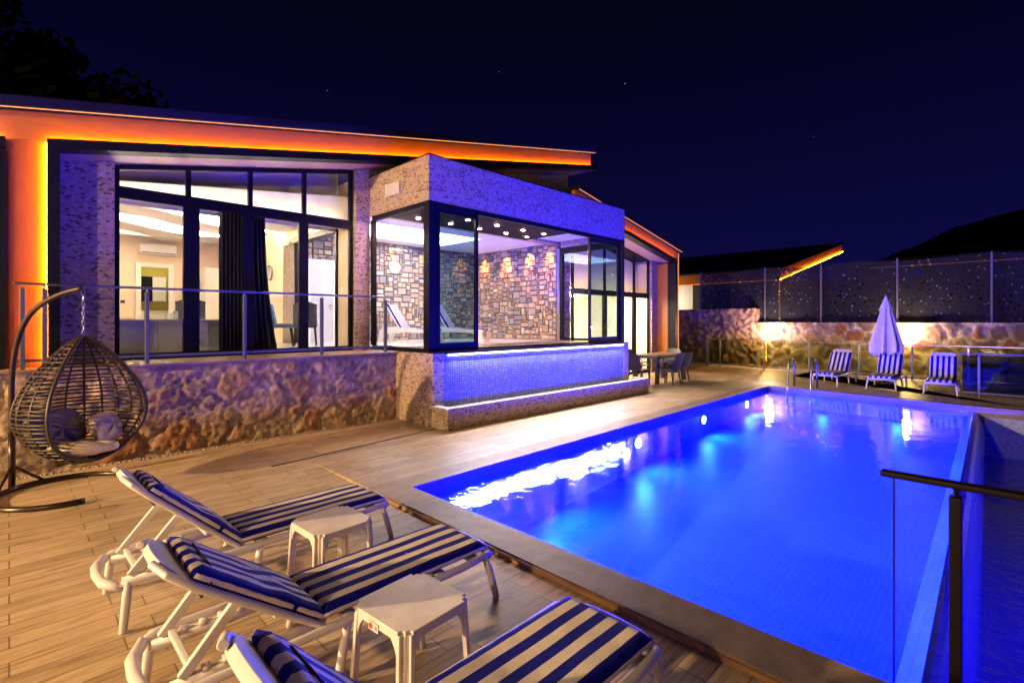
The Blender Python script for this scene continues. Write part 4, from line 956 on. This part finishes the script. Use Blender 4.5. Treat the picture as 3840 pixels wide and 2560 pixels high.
np_('wall', MB().box(NX + .5, NX + .7, NY + 5.6, 26, -.5, 4.28), 'white'); np_('wall', MB().box(NX + .6, 47.5, NY + .6, NY + .8, -.5, 4.9), 'dark'); np_('wall', MB().box(NX + .5, NX + .7, NY + .6, NY + 5.6, -.5, 4.28), 'dark')
light('POINT', 'neighbour_porch', (NX - 1.2, 17.2, 3.0), 260, (1.0, .78, .52), shadow_soft_size=.15)
nh2 = thing('neighbour_villa', 'farther dark villa roof at the right with a thin orange light line', 'house', (48, 4, 0))
MB().prism([(45, -14), (60, -14), (60, 8.6), (45, 9.0)], lambda x: 5.75 + .12 * (x - 45), lambda x: 6.1 + .12 * (x - 45)).build('roof', M['roofdark'], nh2, world=True)
MB().box(45.4, 45.6, -14, 8, -.5, 5.75).build('wall', M['dark'], nh2, world=True)
MB().box(44.93, 44.98, -14, 7.6, 5.72, 5.745).build('light_strip', M['led_far'], nh2, world=True)
# ---------------------------------------------------------------- trees behind the roof
def tree(label, x, y, h, r, seed):
    rnd = random.Random(seed); t = thing('tree', label, 'tree', (x, y, -.5), 0, 'dark trees behind the villa roof')
    tr = MB(); tr.tube([(0, 0, 0), (.1, .05, h * .3), (-.05, .1, h * .55), (.1, 0, h * .8)], [.28, .22, .15, .06], 8)
    tips = []
    for k in range(9):
        a = rnd.uniform(0, 6.28); z0 = h * rnd.uniform(.35, .7); l = r * rnd.uniform(.5, .95)
        e_ = (l * math.cos(a), l * math.sin(a), z0 + l * rnd.uniform(.3, .9)); tips.append(e_)
        tr.tube([(0, 0, z0), (e_[0] * .5, e_[1] * .5, (z0 + e_[2]) / 2 + .1), e_], [.10, .06, .02], 6)
    tr.build('trunk', M['bark'], t)
    cr = MB()
    cl = [(rnd.gauss(0, r * .5), rnd.gauss(0, r * .5), h * .62 + rnd.gauss(0, h * .14)) for _ in range(90)] + tips
    for cx, cy_, cz in cl:
        rr = rnd.uniform(.5, 1.0) * r * .34
        for _ in range(150):
            d = Vector((rnd.gauss(0, 1), rnd.gauss(0, 1), rnd.gauss(0, .8))).normalized() * rr * rnd.uniform(.3, 1.05)
            p = Vector((cx, cy_, cz)) + d; s = rnd.uniform(.13, .30)
            a = Vector((rnd.gauss(0, 1), rnd.gauss(0, 1), rnd.gauss(0, 1))).normalized() * s; b = a.orthogonal().normalized() * s * .6
            cr.add([p - a, p + b, p + a, p - b], [(0, 1, 2, 3)])
    cr.build('crown', M['leaf'], t); return t
tree('tall dark tree silhouetted at the top left corner behind the roof', -.9, 21, 12.2, 3.2, 4)
tree('lower dark tree crown right of the tall one, behind the roof', 1.3, 21.5, 9.2, 2.2, 9)
tree('small dark treetop just showing over the roof edge', 5.6, 26, 8.4, 1.6, 12)
# ---------------------------------------------------------------- inside the living room
cb = thing('sideboard', 'low grey lacquered cabinet standing behind the left window bay', 'cabinet', (1.6, 10.2, TZ + .02))
MB().box(.35 - 1.6, 2.72 - 1.6, -.28, .28, .0, .55).build('body', M['graycab'], cb, bevel=.006); MB().box(.33 - 1.6, 2.74 - 1.6, -.30, .30, .552, .58).build('top', M['graycab'], cb, bevel=.004)
for k, x in enumerate((-.62, 0.12, .55)): MB().box(x - .003, x + .003, -.284, -.279, .02, .53).build('door_gap', M['dark'], cb)
for i, (x, r, h, l) in enumerate(((1.62, .035, .05, 'small dark cup lying left on the grey cabinet'), (1.92, .05, .10, 'white mug on the grey cabinet'), (2.02, .04, .14, 'taller glass jar beside the white mug on the cabinet'))):
    o = MB().lathe([(r * .8, 0), (r, h * .4), (r, h), (r * .88, h), (r * .85, .01)], 16).build('cup', M['dark' if i == 0 else 'white'], None, smooth=True); o.location = (x, 10.2, TZ + .602); tag(o, l, 'cup', 'cups on the grey cabinet')
ac = thing('air_conditioner', 'white split air conditioner on the living room back wall above the doorway', 'air conditioner', (2.86, 16.58, 3.60))
MB().prism([(-.42, -.22), (.42, -.22), (.42, 0), (-.42, 0)], 0, .29).build('body', M['white'], ac, bevel=.04)
MB().box(-.38, .38, -.226, -.2195, .035, .055).build('outlet', M['dark'], ac)
def wing_chair(label, loc, rz, mat):
    t = thing('dining_chair', label, 'chair', loc, rz, 'upholstered chairs in the living room')
    MB().box(-.23, .25, -.25, .25, .40, .50).build('seat', M[mat], t, bevel=.03)
    b = MB()
    for sd in (0, 1):
        b.grid(14, 12, lambda u, v, sd=sd: (-.22 - .10 * v + .12 * (2 * abs(u - .5)) ** 2.2 - .055 * sd + (.012 * math.sin(u * 22) * math.sin(v * 20) if sd == 0 else 0), (u - .5) * (.50 + .06 * math.sin(v * 3.0 + .2) - .14 * (1 - v) * v * 2), .44 + .52 * v + .035 * math.cos((u - .5) * 6) * v))
    b.build('backrest', M[mat], t, smooth=True)
    for sx, sy in ((1, 1), (1, -1), (-1, 1), (-1, -1)): MB().tube([(sx * .19, sy * .20, .41), (sx * .24, sy * .23, 0)], [.022, .012], 8).build('leg', M['black'], t)
    return t
wing_chair('blue tufted velvet dining chair by the open curtain, facing right', (4.35, 11.7, TZ + .02), R(-25), 'velvet')
wing_chair('dark wing-backed chair seen from behind in front of the white door', (4.72, 11.3, TZ + .02), R(65), 'velvet_d')
wing_chair('black chair with its back just showing over the grey cabinet', (2.5, 11.4, TZ + .02), R(80), 'velvet_d')
def curtain(label, x0, x1, y, z0, z1, mat, axis='x', flare=0, n=9, amp=.035, grp='curtains of the living room'):
    def f(u, v):
        s = x0 + (x1 - x0) * u + flare * (1 - v) ** 2 * (u if flare > 0 else 1 - u); d = amp * math.sin(u * n * 2 * math.pi + .6 * math.sin(v * 3)) * (1 - .25 * v)
        return (s, y + d, z0 + (z1 - z0) * v) if axis == 'x' else (y + d, s, z0 + (z1 - z0) * v)
    o = MB().grid(n * 10, 10, f).build('curtain', M[mat], None, smooth=True); tag(o, label, 'curtain', grp)
    sm = o.modifiers.new('thickness', 'SOLIDIFY'); sm.thickness = .006
    return o
curtain('dark floor-length curtain left of the middle window mullion', 2.50, 2.86, 9.48, TZ + .02, 3.72, 'curtain', n=6)
curtain('dark curtain right of the middle mullion, flaring at the floor', 2.93, 3.24, 9.50, TZ + .02, 3.72, 'curtain', flare=.22, n=5)
curtain('brown-grey curtain gathered at the opening to the spa room', 12.45, 13.05, 4.90, TZ + .02, 3.70, 'curtain2', 'y', n=6)
def clock(label, loc, rz, r, mat='white'):
    t = thing('wall_clock', label, 'clock', loc, rz)
    MB().disc((0, 0, 0), (0, -1, 0), r, .02, 32).build('face', M['graycab'], t)
    MB().tube([(r * math.cos(a), -.02, r * math.sin(a)) for a in [2 * math.pi * k / 32 for k in range(32)]], .018, 8, closed=True).build('rim', M[mat], t, smooth=True)
    MB().beam((0, -.026, 0), (.02, -.026, r * .7), .012, .006, up=(0, 1, 0)).build('hand', M['black'], t); MB().beam((0, -.028, 0), (-r * .45, -.028, -.05), .014, .006, up=(0, 1, 0)).build('hand', M['black'], t)
    return t
clock('round white clock on the left stone wall of the spa room', (7.95, 12.80, 3.37), 0, .16)
clock('slim round clock on the beige living room side wall', (4.975, 14.2, 3.10), R(-90), .19, 'steel')
ks = thing('kitchen_unit', 'kitchen wall unit with dark glass doors beside white ones, seen through the doorway', 'cabinet', (3.2, 19.25, TZ))
MB().box(-.55, -.01, -.05, .30, 1.2, 1.97).build('glass_door', M['black'], ks); MB().box(0, .35, -.05, .30, 1.2, 1.97).build('white_door', M['white'], ks, bevel=.005)
kb = thing('kitchen_counter', 'white kitchen counter low in the doorway', 'counter', (2.9, 19.2, TZ))
MB().box(-1.2, 1.6, -.1, .4, 0, .86).build('cabinet', M['white'], kb); MB().box(-1.22, 1.62, -.13, .4, .862, .90).build('worktop', M['white'], kb)
tc_ = thing('tall_cabinet', 'tall white cabinet against the living room back wall', 'cabinet', (4.15, 16.2, TZ + .02))
MB().box(-.28, .60, -.25, .38, .06, 2.05).build('body', M['white'], tc_, bevel=.006); MB().box(-.26, .58, -.22, .35, 0, .058).build('plinth', M['dark'], tc_)
tag(MB().box(2.06, 2.16, 16.585, 16.60, 2.28, 2.36).build('wall_switch', M['dark'], None), 'small dark switch plate left of the doorway', 'switch')
# indoor loungers on the spa floor
def indoor_lounger(label, loc, rz):
    t = thing('sun_lounger', label, 'sun lounger', loc, rz, 'moulded loungers in the spa room')
    side = [(-.62, .0), (-.55, .0), (-.44, .20), (-.25, .27), (.15, .27), (.62, .25), (.78, .16), (.86, .0), (.95, .0), (.90, .22), (.95, .33), (.2, .36), (-.2, .40), (-.45, .40), (-.58, .30)]
    for s in (-1, 1):
        m_ = MB(); y0, y1 = s * .31, s * .25; n = len(side)
        m_.add([(x, y0, z) for x, z in side] + [(x, y1, z) for x, z in side], [tuple(range(n)), tuple(range(n, 2 * n))[::-1]] + [(i, (i + 1) % n, n + (i + 1) % n, n + i) for i in range(n)])
        m_.build('side_frame', M['plastic'], t)
    MB().box(-.3, .93, -.25, .25, .27, .31).build('seat_frame', M['plastic'], t, bevel=.01)
    a = R(58); ca, sa = math.cos(a), math.sin(a)
    MB().beam((-.02, 0, .30), (-.02 - .76 * ca, 0, .30 + .76 * sa), .54, .03, up=(sa, 0, ca)).build('backrest_frame', M['plastic'], t, bevel=.012)
    mt = MB().box(.0, .94, -.24, .24, .312, .36); mt.beam((-.0, 0, .345), (-.76 * ca, 0, .345 + .76 * sa), .48, .045, up=(sa, 0, ca)); mt.build('mattress', M['stripe'], t, bevel=.012)
    return t
ilg = indoor_lounger('moulded white lounger with blue striped pad under the round clock', (7.35, 11.3, TZ + .02), R(-58))
dup(ilg, (8.35, 10.6, TZ + .02), R(-58), 'moulded white lounger with blue striped pad near the corner of the stone walls')
# ---------------------------------------------------------------- lamps of the yard behind the viewer (read from their shadows, except the added middle one)
light('POINT', 'yard_lamp', (-4.1, 1.65, 3.25), 950, (1.0, .65, .32), shadow_soft_size=.10)
light('POINT', 'yard_lamp', (-9.0, 6.6, 3.3), 11000, (1.0, .65, .32), shadow_soft_size=.12)  # unseen lamp added to warm the left-facing sides and spare the fascia
light('POINT', 'yard_lamp', (-.9, -4.2, 3.3), 60, (1.0, .70, .52), shadow_soft_size=.10)
